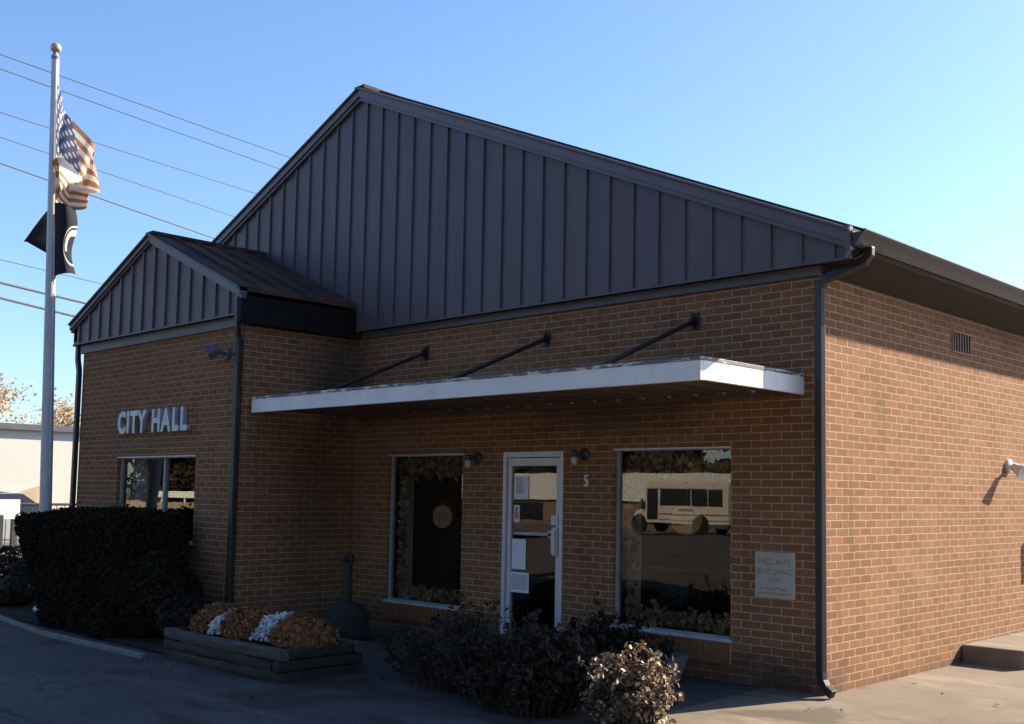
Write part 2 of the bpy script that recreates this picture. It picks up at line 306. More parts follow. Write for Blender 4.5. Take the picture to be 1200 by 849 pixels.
# ------------------------------------------------------------------ mesh helpers
class MB:
    def __init__(s): s.v = []; s.f = []
    def box(s, x0, x1, y0, y1, z0, z1):
        b = len(s.v)
        s.v += [(x0,y0,z0),(x1,y0,z0),(x1,y1,z0),(x0,y1,z0),(x0,y0,z1),(x1,y0,z1),(x1,y1,z1),(x0,y1,z1)]
        s.f += [tuple(b+i for i in q) for q in ((0,3,2,1),(4,5,6,7),(0,1,5,4),(1,2,6,5),(2,3,7,6),(3,0,4,7))]
        return s
    def quad(s, *p):
        b = len(s.v); s.v += [tuple(q) for q in p]; s.f.append(tuple(range(b, b+len(p)))); return s
    def prism(s, poly, vec):
        """extrude a planar polygon along vec"""
        b = len(s.v); n = len(poly); vec = Vector(vec)
        s.v += [tuple(Vector(p)) for p in poly] + [tuple(Vector(p)+vec) for p in poly]
        s.f.append(tuple(b+i for i in reversed(range(n)))); s.f.append(tuple(b+n+i for i in range(n)))
        for i in range(n): j = (i+1) % n; s.f.append((b+i, b+j, b+n+j, b+n+i))
        return s
    def tube(s, pts, rad, n=8, caps=True):
        pts = [Vector(p) for p in pts]; rad = rad if isinstance(rad, (list, tuple)) else [rad]*len(pts)
        b = len(s.v); prev = None
        for i, p in enumerate(pts):
            d = (pts[min(i+1, len(pts)-1)] - pts[max(i-1, 0)]).normalized()
            if prev is None:
                a = Vector((0,0,1)) if abs(d.z) < .9 else Vector((1,0,0)); x = d.cross(a).normalized()
            else: x = (prev - d*prev.dot(d)).normalized()
            prev = x; y = d.cross(x)
            for k in range(n):
                a = 2*PI*k/n; s.v.append(tuple(p + (x*math.cos(a)+y*math.sin(a))*rad[i]))
        for i in range(len(pts)-1):
            for k in range(n):
                k2 = (k+1) % n; s.f.append((b+i*n+k, b+i*n+k2, b+(i+1)*n+k2, b+(i+1)*n+k))
        if caps: s.f.append(tuple(b+k for k in reversed(range(n)))); s.f.append(tuple(b+(len(pts)-1)*n+k for k in range(n)))
        return s
    def rtube(s, pts, w, h):
        """rectangular section pipe following pts"""
        pts = [Vector(p) for p in pts]; b = len(s.v); prev = None
        for i, p in enumerate(pts):
            d = (pts[min(i+1, len(pts)-1)] - pts[max(i-1, 0)]).normalized()
            if prev is None: x = Vector((1,0,0)); x = (x - d*x.dot(d)).normalized()
            else: x = (prev - d*prev.dot(d)).normalized()
            prev = x; y = d.cross(x)
            for a, c in ((-1,-1),(1,-1),(1,1),(-1,1)): s.v.append(tuple(p + x*a*w/2 + y*c*h/2))
        for i in range(len(pts)-1):
            for k in range(4): k2 = (k+1) % 4; s.f.append((b+i*4+k, b+i*4+k2, b+(i+1)*4+k2, b+(i+1)*4+k))
        s.f.append((b+3,b+2,b+1,b)); e = b+(len(pts)-1)*4; s.f.append((e,e+1,e+2,e+3))
        return s
    def lathe(s, prof, c=(0,0,0), n=20, axis=None):
        b = len(s.v); c = Vector(c)
        q = Vector((0,0,1)).rotation_difference(Vector(axis)) if axis else None
        for r, z in prof:
            for k in range(n):
                a = 2*PI*k/n; p = Vector((r*math.cos(a), r*math.sin(a), z))
                if q: p = q @ p
                s.v.append(tuple(c+p))
        for i in range(len(prof)-1):
            for k in range(n): k2 = (k+1) % n; s.f.append((b+i*n+k, b+i*n+k2, b+(i+1)*n+k2, b+(i+1)*n+k))
        s.f.append(tuple(b+k for k in reversed(range(n)))); s.f.append(tuple(b+(len(prof)-1)*n+k for k in range(n)))
        return s
    def build(s, name, mat, parent=None, smooth=False, bevel=0):
        me = bpy.data.meshes.new(name); me.from_pydata(s.v, [], s.f); me.update()
        o = bpy.data.objects.new(name, me); COL.objects.link(o)
        if mat is not None: me.materials.append(mat)
        if smooth:
            me.polygons.foreach_set('use_smooth', [True]*len(me.polygons))
            if hasattr(me, 'set_sharp_from_angle'): me.set_sharp_from_angle(angle=math.radians(40))
        if bevel:
            m = o.modifiers.new('edge', 'BEVEL'); m.width = bevel; m.segments = 2; m.limit_method = 'ANGLE'; m.angle_limit = math.radians(40)
        if parent is not None:
            o.parent = parent; o.matrix_parent_inverse = parent_inv(parent)
        return o
def parent_inv(p):
    m = Matrix.Identity(4); q = p; chain = []
    while q is not None: chain.append(q); q = q.parent
    w = Matrix.Identity(4)
    for q in reversed(chain): w = w @ q.matrix_parent_inverse @ q.matrix_basis if q.parent else q.matrix_basis.copy()
    return w.inverted()
def tag(o, label=None, cat=None, group=None, kind=None):
    if label: o['label'] = label
    if cat: o['category'] = cat
    if group: o['group'] = group
    if kind: o['kind'] = kind
    return o
def thing(name, loc, label, cat, group=None):
    o = bpy.data.objects.new(name, None); COL.objects.link(o); o.location = loc; o.empty_display_size = .2
    return tag(o, label, cat, group)
def struct(name, mb, mat, **kw):
    o = mb.build(name, mat, **kw); o['kind'] = 'structure'; return o
def leaves(name, pts, nrm, size, mat, parent=None, aspect=1.7, tilt=.8, fold=.25, extra=None):
    """many small folded leaf faces: each a six-vertex, two-quad island"""
    n = len(pts); pts = np.asarray(pts, float); nrm = np.asarray(nrm, float)
    nn = nrm + rng.normal(0, tilt, (n, 3)); nn /= np.linalg.norm(nn, axis=1)[:, None]+1e-9
    t = rng.normal(0, 1, (n, 3)); t -= nn*(t*nn).sum(1)[:, None]; t /= np.linalg.norm(t, axis=1)[:, None]+1e-9
    b = np.cross(nn, t); s = size*rng.uniform(.6, 1.35, n)[:, None]
    L = s*aspect*.5; W = s*.5
    v = np.stack([pts-t*L, pts-t*L*.15+b*W+nn*W*fold, pts+t*L*.45+b*W*.75+nn*W*fold, pts+t*L, pts+t*L*.45-b*W*.75+nn*W*fold, pts-t*L*.15-b*W+nn*W*fold], 1).reshape(-1, 3)
    i = np.arange(n)[:, None]*6
    f = np.concatenate([i+np.array([0,1,2,3]), i+np.array([0,3,4,5])], 1).reshape(-1, 4)
    me = bpy.data.meshes.new(name)
    me.vertices.add(len(v)); me.vertices.foreach_set('co', v.ravel())
    me.loops.add(f.size); me.loops.foreach_set('vertex_index', f.ravel().astype(np.int32))
    me.polygons.add(len(f)); me.polygons.foreach_set('loop_start', (np.arange(len(f))*4).astype(np.int32))
    me.update(calc_edges=True); me.materials.append(mat)
    o = bpy.data.objects.new(name, me); COL.objects.link(o)
    if parent is not None: o.parent = parent; o.matrix_parent_inverse = parent_inv(parent)
    return o
def text_obj(name, txt, size, mat, loc, rot, parent=None, extrude=.002, align='CENTER', bold=0., sx=1., spacing=1.):
    cu = bpy.data.curves.new(name, 'FONT'); cu.body = txt; cu.size = size; cu.extrude = extrude
    cu.align_x = align; cu.offset = bold; cu.space_character = spacing
    o = bpy.data.objects.new(name, cu); COL.objects.link(o)
    dg = bpy.context.evaluated_depsgraph_get(); me = bpy.data.meshes.new_from_object(o.evaluated_get(dg))
    bpy.data.objects.remove(o)
    mw = Matrix.Translation(loc) @ rot.to_4x4() @ Matrix.Diagonal((sx, 1, 1, 1))
    me.transform(mw); me.materials.clear(); me.materials.append(mat); me.name = name
    o = bpy.data.objects.new(name, me); COL.objects.link(o)
    if parent is not None: o.parent = parent; o.matrix_parent_inverse = parent_inv(parent)
    return o
from mathutils import Euler
FRONT = Euler((PI/2, 0, 0)).to_matrix()     # text standing upright, facing -Y

def gz(y):
    """ground height in front of the hall (falls gently to the street)"""
    if y >= 0: return 0.
    if y > -4.62: return .018*y
    return -.19 + (y+4.7)*.008

# ------------------------------------------------------------------ setting
KY = -4.62
mb = MB(); mb.quad((-400, 300, -.62), (-400, -400, -.62), (400, -400, -.62), (400, 300, -.62))
struct('ground', mb, M['lot'])
# the paved forecourt between hall and kerb
def strip(x0, x1, y0, y1, nx, ny, dz=0., zf=gz):
    m = MB(); xs = np.linspace(x0, x1, nx+1); ys = np.linspace(y0, y1, ny+1)
    for y in ys:
        for x in xs: m.v.append((x, y, zf(y)+dz))
    for j in range(ny):
        for i in range(nx): a = j*(nx+1)+i; m.f.append((a, a+1, a+nx+2, a+nx+1))
    return m
struct('sidewalk', strip(-30, -.55, KY, 0.02, 30, 8), M['walk'])
struct('driveway', strip(-.55, 14, KY-.0, 0.02, 6, 8), M['apron'])
struct('side_yard', MB().quad((0-.3, .02, 0), (60, .02, 0), (60, 80, 0), (-.3, 80, 0)), M['apron'])
struct('back_lot', MB().quad((-120, .02, -.004), (-.3, .02, -.004), (-.3, 80, -.004), (-120, 80, -.004)), M['lot'])
struct('west_lot', MB().quad((-120, KY-30, -.03), (-30, KY-30, -.03), (-30, .02, -.03), (-120, .02, -.03)), M['lot'])
kb = MB(); kb.prism([(-30, KY+.003, -.35), (-30, KY+.003, gz(KY)+.004), (-30, KY-.10, gz(KY)+.002), (-30, KY-.13, gz(KY)-.03), (-30, KY-.15, -.35)], (44, 0, 0))
struct('kerb', kb, M['walk'], bevel=.02)
def street_z(y): return -.19 + (y+4.7)*.008
struct('street', strip(-30, 120, -60, KY-.12, 10, 14, 0, street_z), M['street'])
# thin pale edging between walk and planting bed
ed = MB()
for x0, x1, ya, yb in ((-13, -10.2, -2.62, -2.78), (-10.19, -8.1, -2.78, -3.03), (-8.09, -5.75, -3.03, -3.0)):
    ed.prism([(x0, ya, -.1), (x1, yb, -.1), (x1, yb+.06, -.1), (x0, ya+.06, -.1)], (0, 0, .1-.012+random.uniform(0, .01)))
struct('bed_edging', ed, M['kerb'], bevel=.01)
struct('planting_bed', strip(-13, -5.7, -2.72, -1.58, 12, 4, .014), M['soil'])
bd = MB(); _n = 26
bd.v = [(-1.70+1.05*math.cos(2*PI*k/_n)*(1+.10*math.sin(3*k)), -1.25+.62*math.sin(2*PI*k/_n)*(1+.08*math.sin(5*k)), gz(-1.25+.62*math.sin(2*PI*k/_n))+.012) for k in range(_n)]
bd.f = [tuple(range(_n))]; struct('shrub_bed', bd, M['soil'])

# ------------------------------------------------------------------ city hall
hall = thing('city_hall', (-6.4, 0, 0), 'brown brick hall with slate metal gables and low side wing', 'building')
WT = 3.473                                  # top of the brick
XL, XI, WXL, YW = -12.75, -6.455, -10.69, -1.578
BD = 19.
def wall_y(m, x0, x1, y, z0, z1, holes, depth=.11):
    xs = sorted({x0, x1, *[h[0] for h in holes], *[h[1] for h in holes]}); zs = sorted({z0, z1, *[h[2] for h in holes], *[h[3] for h in holes]})
    for i in range(len(xs)-1):
        for j in range(len(zs)-1):
            cx, cz = (xs[i]+xs[i+1])/2, (zs[j]+zs[j+1])/2
            if any(h[0] < cx < h[1] and h[2] < cz < h[3] for h in holes): continue
            m.quad((xs[i], y, zs[j]), (xs[i+1], y, zs[j]), (xs[i+1], y, zs[j+1]), (xs[i], y, zs[j+1]))
    for a, b, c, d in holes:
        e = y+depth
        m.quad((a,y,c),(a,y,d),(a,e,d),(a,e,c)); m.quad((b,y,d),(b,y,c),(b,e,c),(b,e,d))
        m.quad((a,y,d),(b,y,d),(b,e,d),(a,e,d)); m.quad((a,y,c),(a,e,c),(b,e,c),(b,y,c))
W1 = (-5.79, -4.465, .325, 2.042); DR = (-3.825, -2.948, .03, 2.046); W2 = (-2.285, -.922, .345, 2.055)
WW = (-9.49, -7.45, .95, 2.005)
m = MB(); wall_y(m, XI, 0, 0, -.3, WT, [W1, DR, W2])
m.quad((0,0,-.3),(0,BD,-.3),(0,BD,WT),(0,0,WT)); m.quad((0,BD,-.3),(XL,BD,-.3),(XL,BD,WT),(0,BD,WT)); m.quad((XL,BD,-.3),(XL,0,-.3),(XL,0,WT),(XL,BD,WT))
m.quad((XL,0,-.3),(WXL,0,-.3),(WXL,0,WT),(XL,0,WT))
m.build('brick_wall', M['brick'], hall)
m = MB(); wall_y(m, WXL, XI, YW, -.3, WT, [WW])
m.quad((XI,YW,-.3),(XI,0,-.3),(XI,0,WT),(XI,YW,WT)); m.quad((WXL,0,-.3),(WXL,YW,-.3),(WXL,YW,WT),(WXL,0,WT))
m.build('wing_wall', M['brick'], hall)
# dark rooms behind the glass
m = MB()
def room(x0, x1, y0, y1, z0, z1):
    m.quad((x0,y0,z0),(x1,y0,z0),(x1,y1,z0),(x0,y1,z0)); m.quad((x0,y0,z1),(x0,y1,z1),(x1,y1,z1),(x1,y0,z1))
    m.quad((x0,y1,z0),(x1,y1,z0),(x1,y1,z1),(x0,y1,z1)); m.quad((x0,y0,z0),(x0,y1,z0),(x0,y1,z1),(x0,y0,z1)); m.quad((x1,y0,z0),(x1,y0,z1),(x1,y1,z1),(x1,y1,z0))
    for (a,b,c,d) in ([W1,DR,W2] if x1 > -3 else [WW]):
        pass
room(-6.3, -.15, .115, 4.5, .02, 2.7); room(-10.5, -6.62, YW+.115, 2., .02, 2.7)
# inner faces of the outer wall round the openings
def inner(x0, x1, y, z0, z1, holes):
    q = MB(); wall_y(q, x0, x1, y, z0, z1, holes, 0.0005)
    b = len(m.v); m.v.extend(q.v); m.f.extend([tuple(b+i for i in f) for f in q.f])
inner(-6.3, -.15, .113, .02, 2.7, [W1, DR, W2]); inner(-10.5, -6.62, YW+.113, .02, 2.7, [WW])
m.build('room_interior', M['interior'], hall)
for a, b, y0, y1 in ((-5.90, -5.70, .28, .33), (-2.33, -2.195, .28, .33)): MB().box(a, b, y0, y1, .05, 1.93).build('display_post', M['interior_pale'], hall)

# gable siding with standing battens
PITCH_R = .4237
def gable(cx, half, zb, ze, yface, parent, nm):
    """siding panel: bottom zb, eave height ze at +-half, apex above cx"""
    za = ze + half*PITCH_R
    p = MB(); poly = [(cx-half, yface, zb), (cx+half, yface, zb), (cx+half, yface, ze), (cx, yface, za), (cx-half, yface, ze)]
    p.prism(poly, (0, .02, 0))
    x = cx + .12 - .305*40
    while x < cx+half-.05:
        if x > cx-half+.05:
            zt = za - abs(x-cx)*PITCH_R - .01
            if zt - zb > .06: p.box(x-.014, x+.014, yface-.024, yface+.001, zb+.012, zt)
        x += .305
    # fine stiffening ribs pressed into the pans
    p.box(cx-half, cx+half, yface-.012, yface+.001, zb-.012, zb+.012)
    return p.build(nm, M['siding'], parent)
MH = 6.70                                   # half span of the main roof to the rake tip
CX = -6.36; ZA = 6.63
GY = -.11
gable(CX, MH-.03, 3.565, ZA-.16-(MH-.03)*PITCH_R, GY, hall, 'gable_siding')
WCX = -8.585; WH = 2.245; WZA = 4.83; WGY = YW-.10
gable(WCX, WH-.03, 3.59, WZA-.12-(WH-.03)*PITCH_R, WGY, hall, 'wing_gable_siding')
# beams (painted header boards) at the top of the brick
m = MB(); m.box(XI+.1, -.02, -.032, .06, WT, 3.56); m.build('header_beam', M['beam'], hall, bevel=.004)
m = MB(); m.box(WXL-.04, XI+.03, YW-.035, YW+.06, WT-.012, 3.585); m.build('wing_header_beam', M['beam'], hall, bevel=.004)
m = MB(); m.box(WXL-.2, WXL-.01, WGY+.022, 0-.01, 3.575, 3.59); m.box(XI+.035, XI+.06, WGY+.022, -.12, 3.575, 3.59); m.box(WXL-.01, XI+.034, WGY+.022, YW+.05, 3.587, 3.60)
m.build('wing_soffit', M['soffit'], hall)
m = MB(); m.box(XI, MH+CX-.04, GY+.022, .05, 3.562, 3.575); m.prism([(-.04, .052, 3.462), (.36, .052, 3.634), (.36, .052, 3.645), (-.04, .052, 3.475)], (0, BD-.06, 0)); m.build('soffit', M['soffit'], hall)
# rake trims: two-step profile following the slope
def rake(cx, half, za, y0, h, nm):
    for sgn, part in ((1, 'rake_trim'), (-1, 'rake_trim')):
        q = MB(); ex, ez = cx+sgn*half, za-half*PITCH_R
        a, b = Vector((cx, y0, za)), Vector((ex, y0, ez))
        q.prism([a, b, b-Vector((0, 0, h*.72)), a-Vector((0, 0, h*.72))] if sgn > 0 else [b, a, a-Vector((0, 0, h*.72)), b-Vector((0, 0, h*.72))], (0, .10, 0))
        o1 = Vector((0, .022, 0))
        q.prism([a+o1-Vector((0, 0, h*.70)), b+o1-Vector((0, 0, h*.70)), b+o1-Vector((0, 0, h)), a+o1-Vector((0, 0, h))] if sgn > 0 else [b+o1-Vector((0, 0, h*.70)), a+o1-Vector((0, 0, h*.70)), a+o1-Vector((0, 0, h)), b+o1-Vector((0, 0, h))], (0, .07, 0))
        # rolled top edge
        up = Vector((0, -.012, .0)); q.tube([a+up+Vector((-sgn*0.0, 0, -.012)), b+up+Vector((0, 0, -.012))], .016, 8)
        q.build(nm, M['trim'], hall)
rake(CX, MH, ZA, GY-.07, .165, 'rake_trim'); rake(WCX, WH, WZA, WGY-.06, .125, 'wing_rake_trim')
# roofs
def roof(cx, half, za, y0, y1, nm, seams, side):
    q = MB(); t = .05
    for sgn in (1, -1):
        a, b = (cx, za+.01), (cx+sgn*half, za+.01-half*PITCH_R)
        poly = [(a[0], y0, a[1]), (b[0], y0, b[1]), (b[0], y0, b[1]-t), (a[0], y0, a[1]-t)]
        if sgn < 0: poly.reverse()
        q.prism(poly, (0, y1-y0, 0))
        y = y0+.25
        while y < y1-.05:
            p = [(a[0]+sgn*.03, y, a[1]-.015), (b[0], y, b[1]-.002), (b[0], y, b[1]+.032), (a[0]+sgn*.03, y, a[1]+.026)]
            q.prism(p, (0, .022, 0)); y += seams
    q.box(cx-.10, cx+.10, y0-.004, y1, za-.02, za+.022)
    return q.build(nm, M['roof_rust' if 'wing' in nm else 'roof'], hall)
roof(CX, MH, ZA, GY-.06, BD+.2, 'roof', .41, 1)
roof(WCX, WH, WZA, WGY-.05, GY+.01, 'wing_roof', .30, 1)
# wing eaves: boxed fascia, alcove side coloured near black as shade
m = MB(); m.box(XI+.004, XI+.10, WGY-.02, GY-.005, 3.475, 3.80)
m.build('wing_eave_box', mottled('shade_black_eave', (.010, .009, .009), (.015, .014, .014), 6, .7, .12), hall, bevel=.006)
m = MB(); m.box(WXL-.13, WXL-.004, WGY-.0, -.01, 3.62, 3.80); m.build('wing_eave_box', M['trim'], hall, bevel=.006)
# gutters: K-style trough
def gutter(x0, y0, y1, zt, sgn, nm):
    w, h = .125, .125
    prof = [(0, 0), (0, -h), (.035*sgn, -h), (.07*sgn, -h*.55), (.112*sgn, -h*.12), (w*sgn, -h*.08), (w*sgn, 0), ((w-.012)*sgn, 0), ((w-.012)*sgn, -.02), (.012*sgn, -.02), (.012*sgn, 0)]
    poly = [(x0+a, y0, zt+b) for a, b in prof]
    if sgn < 0: poly.reverse()
    return MB().prism(poly, (0, y1-y0, 0)).build(nm, M['gutter'], hall)
gutter(.345, GY-.05, BD, 3.775, 1, 'gutter')
m = MB(); m.box(.30, .343, .055, BD, 3.625, 3.765); m.build('eave_fascia', M['trim'], hall)
m = MB(); m.prism([(CX+MH-.04, GY-.072, 3.56), (CX+MH+.005, GY-.072, 3.62), (CX+MH+.005, GY-.072, 3.81), (CX+MH-.04, GY-.072, 3.83)], (0, .05, 0)); m.build('rake_end_cap', M['trim'], hall)
# downspouts
def spout(pts, nm='downspout', w=.075, h=.058, straps=(), sx=0):
    o = MB().rtube(pts, w, h).build(nm, M['pipe'], hall, bevel=.008)
    return o
spout([(.405, .03, 3.66), (.405, .03, 3.60), (.37, .02, 3.545), (.06, -.055, 3.43), (.008, -.062, 3.36), (.002, -.062, 3.28), (.002, -.062, .20), (.012, -.066, .13), (.05, -.072, .075), (.12, -.085, .035)])
spout([(XI+.0, YW-.10, 3.62), (XI+.0, YW-.10, 3.52), (XI-.01, YW-.095, 3.44), (XI-.05, YW-.06, 3.33), (XI-.05, YW-.045, 3.25), (XI-.05, YW-.045, .25), (XI-.05, YW-.06, .1)])
spout([(WXL-.115, YW-.03, 3.62), (WXL-.115, YW-.03, 3.42), (WXL-.105, YW-.03, 3.36), (WXL-.045, YW-.035, 3.24), (WXL-.04, YW-.035, 3.15), (WXL-.04, YW-.035, .05)])
# window sills of rowlock brick
for (a, b, zs) in ((W1[0], W1[1], W1[2]), (W2[0], W2[1], W2[2])):
    q = MB(); n = int(round((b-a+.02)/.0677)); w = (b-a+.02)/n
    for i in range(n): q.prism([(a-.01+i*w+.005, -.028, zs-.20), (a-.01+(i+1)*w-.005, -.028, zs-.20), (a-.01+(i+1)*w-.005, -.030, zs-.012), (a-.01+i*w+.005, -.030, zs-.012)], (0, .10, 0))
    o = q.build('brick_sill', M['rowlock'], hall, bevel=.004)
    MB().box(a-.008, b+.008, -.018, .0, zs-.197, zs-.016).build('mortar_bed', M['mortar'], o)
# windows
def window(hole, y, nm, mullions=(), fw=.032, glassy=.068):
    a, b, c, d = hole; f = MB(); y0, y1 = y+.045, y+.098
    f.box(a+.002, a+fw, y0, y1, c+.002, d-.002); f.box(b-fw, b-.002, y0, y1, c+.002, d-.002)
    f.box(a+fw, b-fw, y0+.001, y1, d-fw*.8, d-.002); f.box(a+fw, b-fw, y0+.001, y1, c+.002, c+fw)
    for x in mullions: f.box(x-.02, x+.02, y0-.004, y1, c+fw, d-fw*.8)
    fr = f.build(nm, M['alu_frame'], hall, bevel=.003)
    MB().box(a+fw-.004, b-fw+.004, y+glassy, y+glassy+.006, c+fw-.004, d-fw*.8+.004).build('pane', M['glass'], fr)
    MB().box(a-.012, b+.012, y-.022, y+.0445, c-.0118, c+.0148).build('sill', M['alu'], fr, bevel=.004)
    MB().box(a+.001, b-.001, y-.004, y+.0445, d-.016, d-.0015).build('head_flashing', M['alu'], fr)
    return fr
window(W1, 0, 'window'); window(W2, 0, 'window')
window(WW, YW, 'window', mullions=(-8.29,))
# door
a, b, c, d = DR
f = MB(); f.box(a+.002, a+.05, -.004, .10, c, d-.002); f.box(b-.05, b-.002, -.004, .10, c, d-.002); f.box(a+.05, b-.05, -.003, .10, d-.062, d-.002); f.box(a+.05, b-.05, .0, .10, c, c+.02)
df = f.build('door_frame', M['alu'], hall, bevel=.004)
dl = MB(); da, db = a+.056, b-.056
dl.box(da, da+.055, .02, .065, c+.024, d-.068); dl.box(db-.055, db, .02, .065, c+.024, d-.068); dl.box(da+.055, db-.055, .021, .064, d-.15, d-.068); dl.box(da+.055, db-.055, .021, .064, c+.024, c+.11)
door = dl.build('door', M['alu'], hall, bevel=.003)
MB().box(da+.05, db-.05, .040, .046, c+.105, d-.145).build('pane', M['glass'], door)
MB().box(db-.075, db-.012, -.012, .022, .98, 1.27).box(db-.07, db-.02, -.04, -.012, 1.0, 1.25).build('pull_handle', M['alu'], door, bevel=.006)
MB().box(db-.10, db-.008, -.008, .018, 1.29, 1.39).lathe([(.018, 0), (.018, .012)], (db-.05, -.008, 1.34), 12, (0, -1, 0)).build('lock_plate', M['alu'], door, bevel=.004)
MB().box(da+.055, db-.055, .066, .088, 1.17, 1.205).box(db-.22, db-.06, .066, .10, 1.15, 1.225).build('push_bar', M['alu'], door, bevel=.004)
MB().box(a-.15, b+.15, -.34, -.001, -.03, .026).build('threshold', M['kerb'], hall, bevel=.01)

# ------------------------------------------------------------------ canopy
canopy = thing('entrance_canopy', (-3.3, -.7, 2.5), 'flat white metal canopy over the entrance, hung on three black rods', 'canopy')
cx0, cx1, cyf = -6.40, -.180, -1.495
z0, z1 = 2.472, 2.653
m = MB()
m.box(cx0, cx1, cyf, cyf+.035, z0, z1-.030)                      # front fascia
m.box(cx1-.035, cx1, cyf+.036, -.004, z0+.004, z1-.026); m.box(cx0, cx0+.02, cyf+.036, -.004, z0+.06, z1-.026)
m.build('fascia', M['canopy_white'], canopy, bevel=.003)
m = MB(); m.box(cx0-.008, cx1+.004, cyf-.004, cyf+.06, z1-.031, z1); m.box(cx1-.05, cx1+.004, cyf+.0605, -.003, z1-.029, z1+.002); m.box(cx0-.008, cx0+.05, cyf+.0605, -.003, z1-.029, z1+.002)
m.build('top_edge', M['canopy_edge'], canopy, bevel=.003)
# ribbed deck: trapezoid corrugation running wall to street
q = MB(); xs = []; caps = []; x = cx0+.036
while x < cx1-.22:
    xs += [(x, 0), (x+.13, 0), (x+.165, .05), (x+.27, .05)]; caps.append(x+.2175); x += .305
xs += [(x, 0), (cx1-.036, 0)]
zb = 2.515
for (xa, ha), (xb, hb) in zip(xs[:-1], xs[1:]):
    if xb <= xa: continue
    q.prism([(xa, -.045, zb+ha), (xb, -.045, zb+hb), (xb, -.045, zb+hb+.004), (xa, -.045, zb+ha+.004)], (0, cyf+.09, 0))
q.build('ribbed_deck', M['deck'], canopy)
for cxx in caps: MB().lathe([(.026, 0), (.024, .012), (.012, .018)], (cxx, -.047, 2.537), 12, (0, -1, 0)).build('rib_end_daylight', M['alu'], canopy)  # pale caps standing in for daylight showing through the open rib ends
m = MB(); m.box(cx0+.04, cx1-.04, -.042, -.004, 2.475, 2.5145); m.build('wall_ledger', M['deck'], canopy, bevel=.004)
for x in (-5.136, -3.194, -1.316):
    q = MB(); q.tube([(x, -.035, 3.205), (x, -.75, 2.905), (x, cyf+.05, 2.615)], .021, 10)
    r = q.build('hanger_rod', M['rod'], canopy, smooth=True)
    q = MB(); q.box(x-.045, x+.045, -.016, -.002, 3.13, 3.29); q.box(x-.014, x+.014, -.07, -.016, 3.165, 3.245)
    for dz in (-.055, .055): q.lathe([(.012, 0), (.012, .012)], (x, -.016, 3.21+dz), 8, (0, -1, 0))
    q.build('wall_bracket', M['rod'], r, bevel=.003)

# ------------------------------------------------------------------ signs and fixtures on the walls
sign = thing('wall_lettering', (-8.5, YW, 2.43), 'raised silver capitals reading CITY HALL above the wing window', 'sign')
CH = .262; SXT = .86
glyph_x = {}
x = -9.405
widths = [('C', .205), ('I', .105), ('T', .185), ('Y', .205), (' ', .125), ('H', .225), ('A', .235), ('L', .185), ('L', .18)]
tot = sum(w for _, w in widths); k = (9.405-7.575)/tot
for ch, w in widths:
    w *= k
    if ch != ' ':
        o = text_obj('letter', ch, CH/.70, M['letter'], Vector((x+w/2-.012, YW-.032, 2.318)), FRONT, sign, extrude=.026, bold=.017, sx=.84)
    x += w
num = text_obj('house_number', '5', .115/.7, M['letter'], Vector((-2.625, -.010, 1.688)), FRONT, None, extrude=.006, bold=.004, sx=.85)
tag(num, 'small silver digit 5 on the brick right of the door', 'house number')

pl = thing('stone_plaque', (-.463, 0, .945), 'grey engraved stone plaque on the brick near the right corner', 'plaque')
MB().box(-.660, -.266, -.022, .0-.001, .752, 1.142).build('slab', M['stone'], pl, bevel=.006)
for s_, z_, h_ in (('MCLANE', 1.035, .062), ('BUILDING', .955, .058), ('1971', .885, .052)):
    text_obj('lettering', s_, h_/.7*.82, M['stone_ink'], Vector((-.463, -.0215, z_)), FRONT, pl, extrude=.001, spacing=1.15)
q = MB()
for z_, xa, xb in ((.835, -.60, -.36), (.793, -.63, -.30)):          # two worn, unreadable lines
    x = xa
    while x < xb:
        w = random.choice((.010, .014, .020)); h = random.uniform(.022, .03)
        q.box(x, x+.005, -.0225, -.021, z_-h/2, z_+h/2)
        if random.random() < .7: q.box(x+.005, x+w, -.0225, -.021, z_+random.choice((-1, 0, 1))*h*.4-.003, z_+random.choice((0, 1))*.004+.002)
        x += w+.009
q.box(-.60, -.36, -.0222, -.0211, .8335, .8365); q.box(-.63, -.30, -.0222, -.0211, .7915, .7945)
q.build('worn_line', M['stone_ink'], pl)

def jar_light(x, z, label):
    t = thing('wall_light', (x, 0, z), label, 'wall light', 'lights beside the entrance')
    MB().lathe([(.06, 0), (.06, .012), (.045, .026), (.02, .03)], (x+.06, -.001, z+.03), 18, (0, -1, 0)).build('mount_plate', M['fixture'], t, smooth=True)
    MB().tube([(x+.06, -.028, z+.03), (x+.055, -.075, z+.04), (x+.02, -.095, z+.035)], .014, 8).lathe([(.03, -.03), (.034, .02), (.02, .035)], (x, -.095, z+.03), 14).build('arm', M['fixture'], t, smooth=True)
    MB().lathe([(.02, .01), (.031, -.005), (.034, -.04), (.026, -.07), (.010, -.082)], (x, -.095, z), 14).build('bulb', M['bulb'], t, smooth=True)
jar_light(-4.275, 1.955, 'bronze wall light between the door and the left shop window')
jar_light(-2.715, 1.975, 'bronze wall light above the digit 5 right of the door')

fl = thing('floodlight', (-6.95, YW, 3.17), 'slate grey floodlight high on the wing under its gable', 'floodlight')
MB().lathe([(.062, 0), (.062, .02), (.03, .035)], (-6.80, YW-.001, 3.16), 16, (0, -1, 0)).tube([(-6.80, YW-.03, 3.16), (-6.805, YW-.09, 3.175), (-6.82, YW-.13, 3.185)], .018, 8).build('mount', M['flood'], fl, smooth=True)
MB().lathe([(.05, -.075), (.066, -.06), (.07, .0), (.088, .05), (.09, .075), (.078, .075), (.06, .05)], (-6.835, YW-.175, 3.185), 8, (-.45, -.75, -.45)).build('lamp_head', M['flood'], fl, bevel=.006)

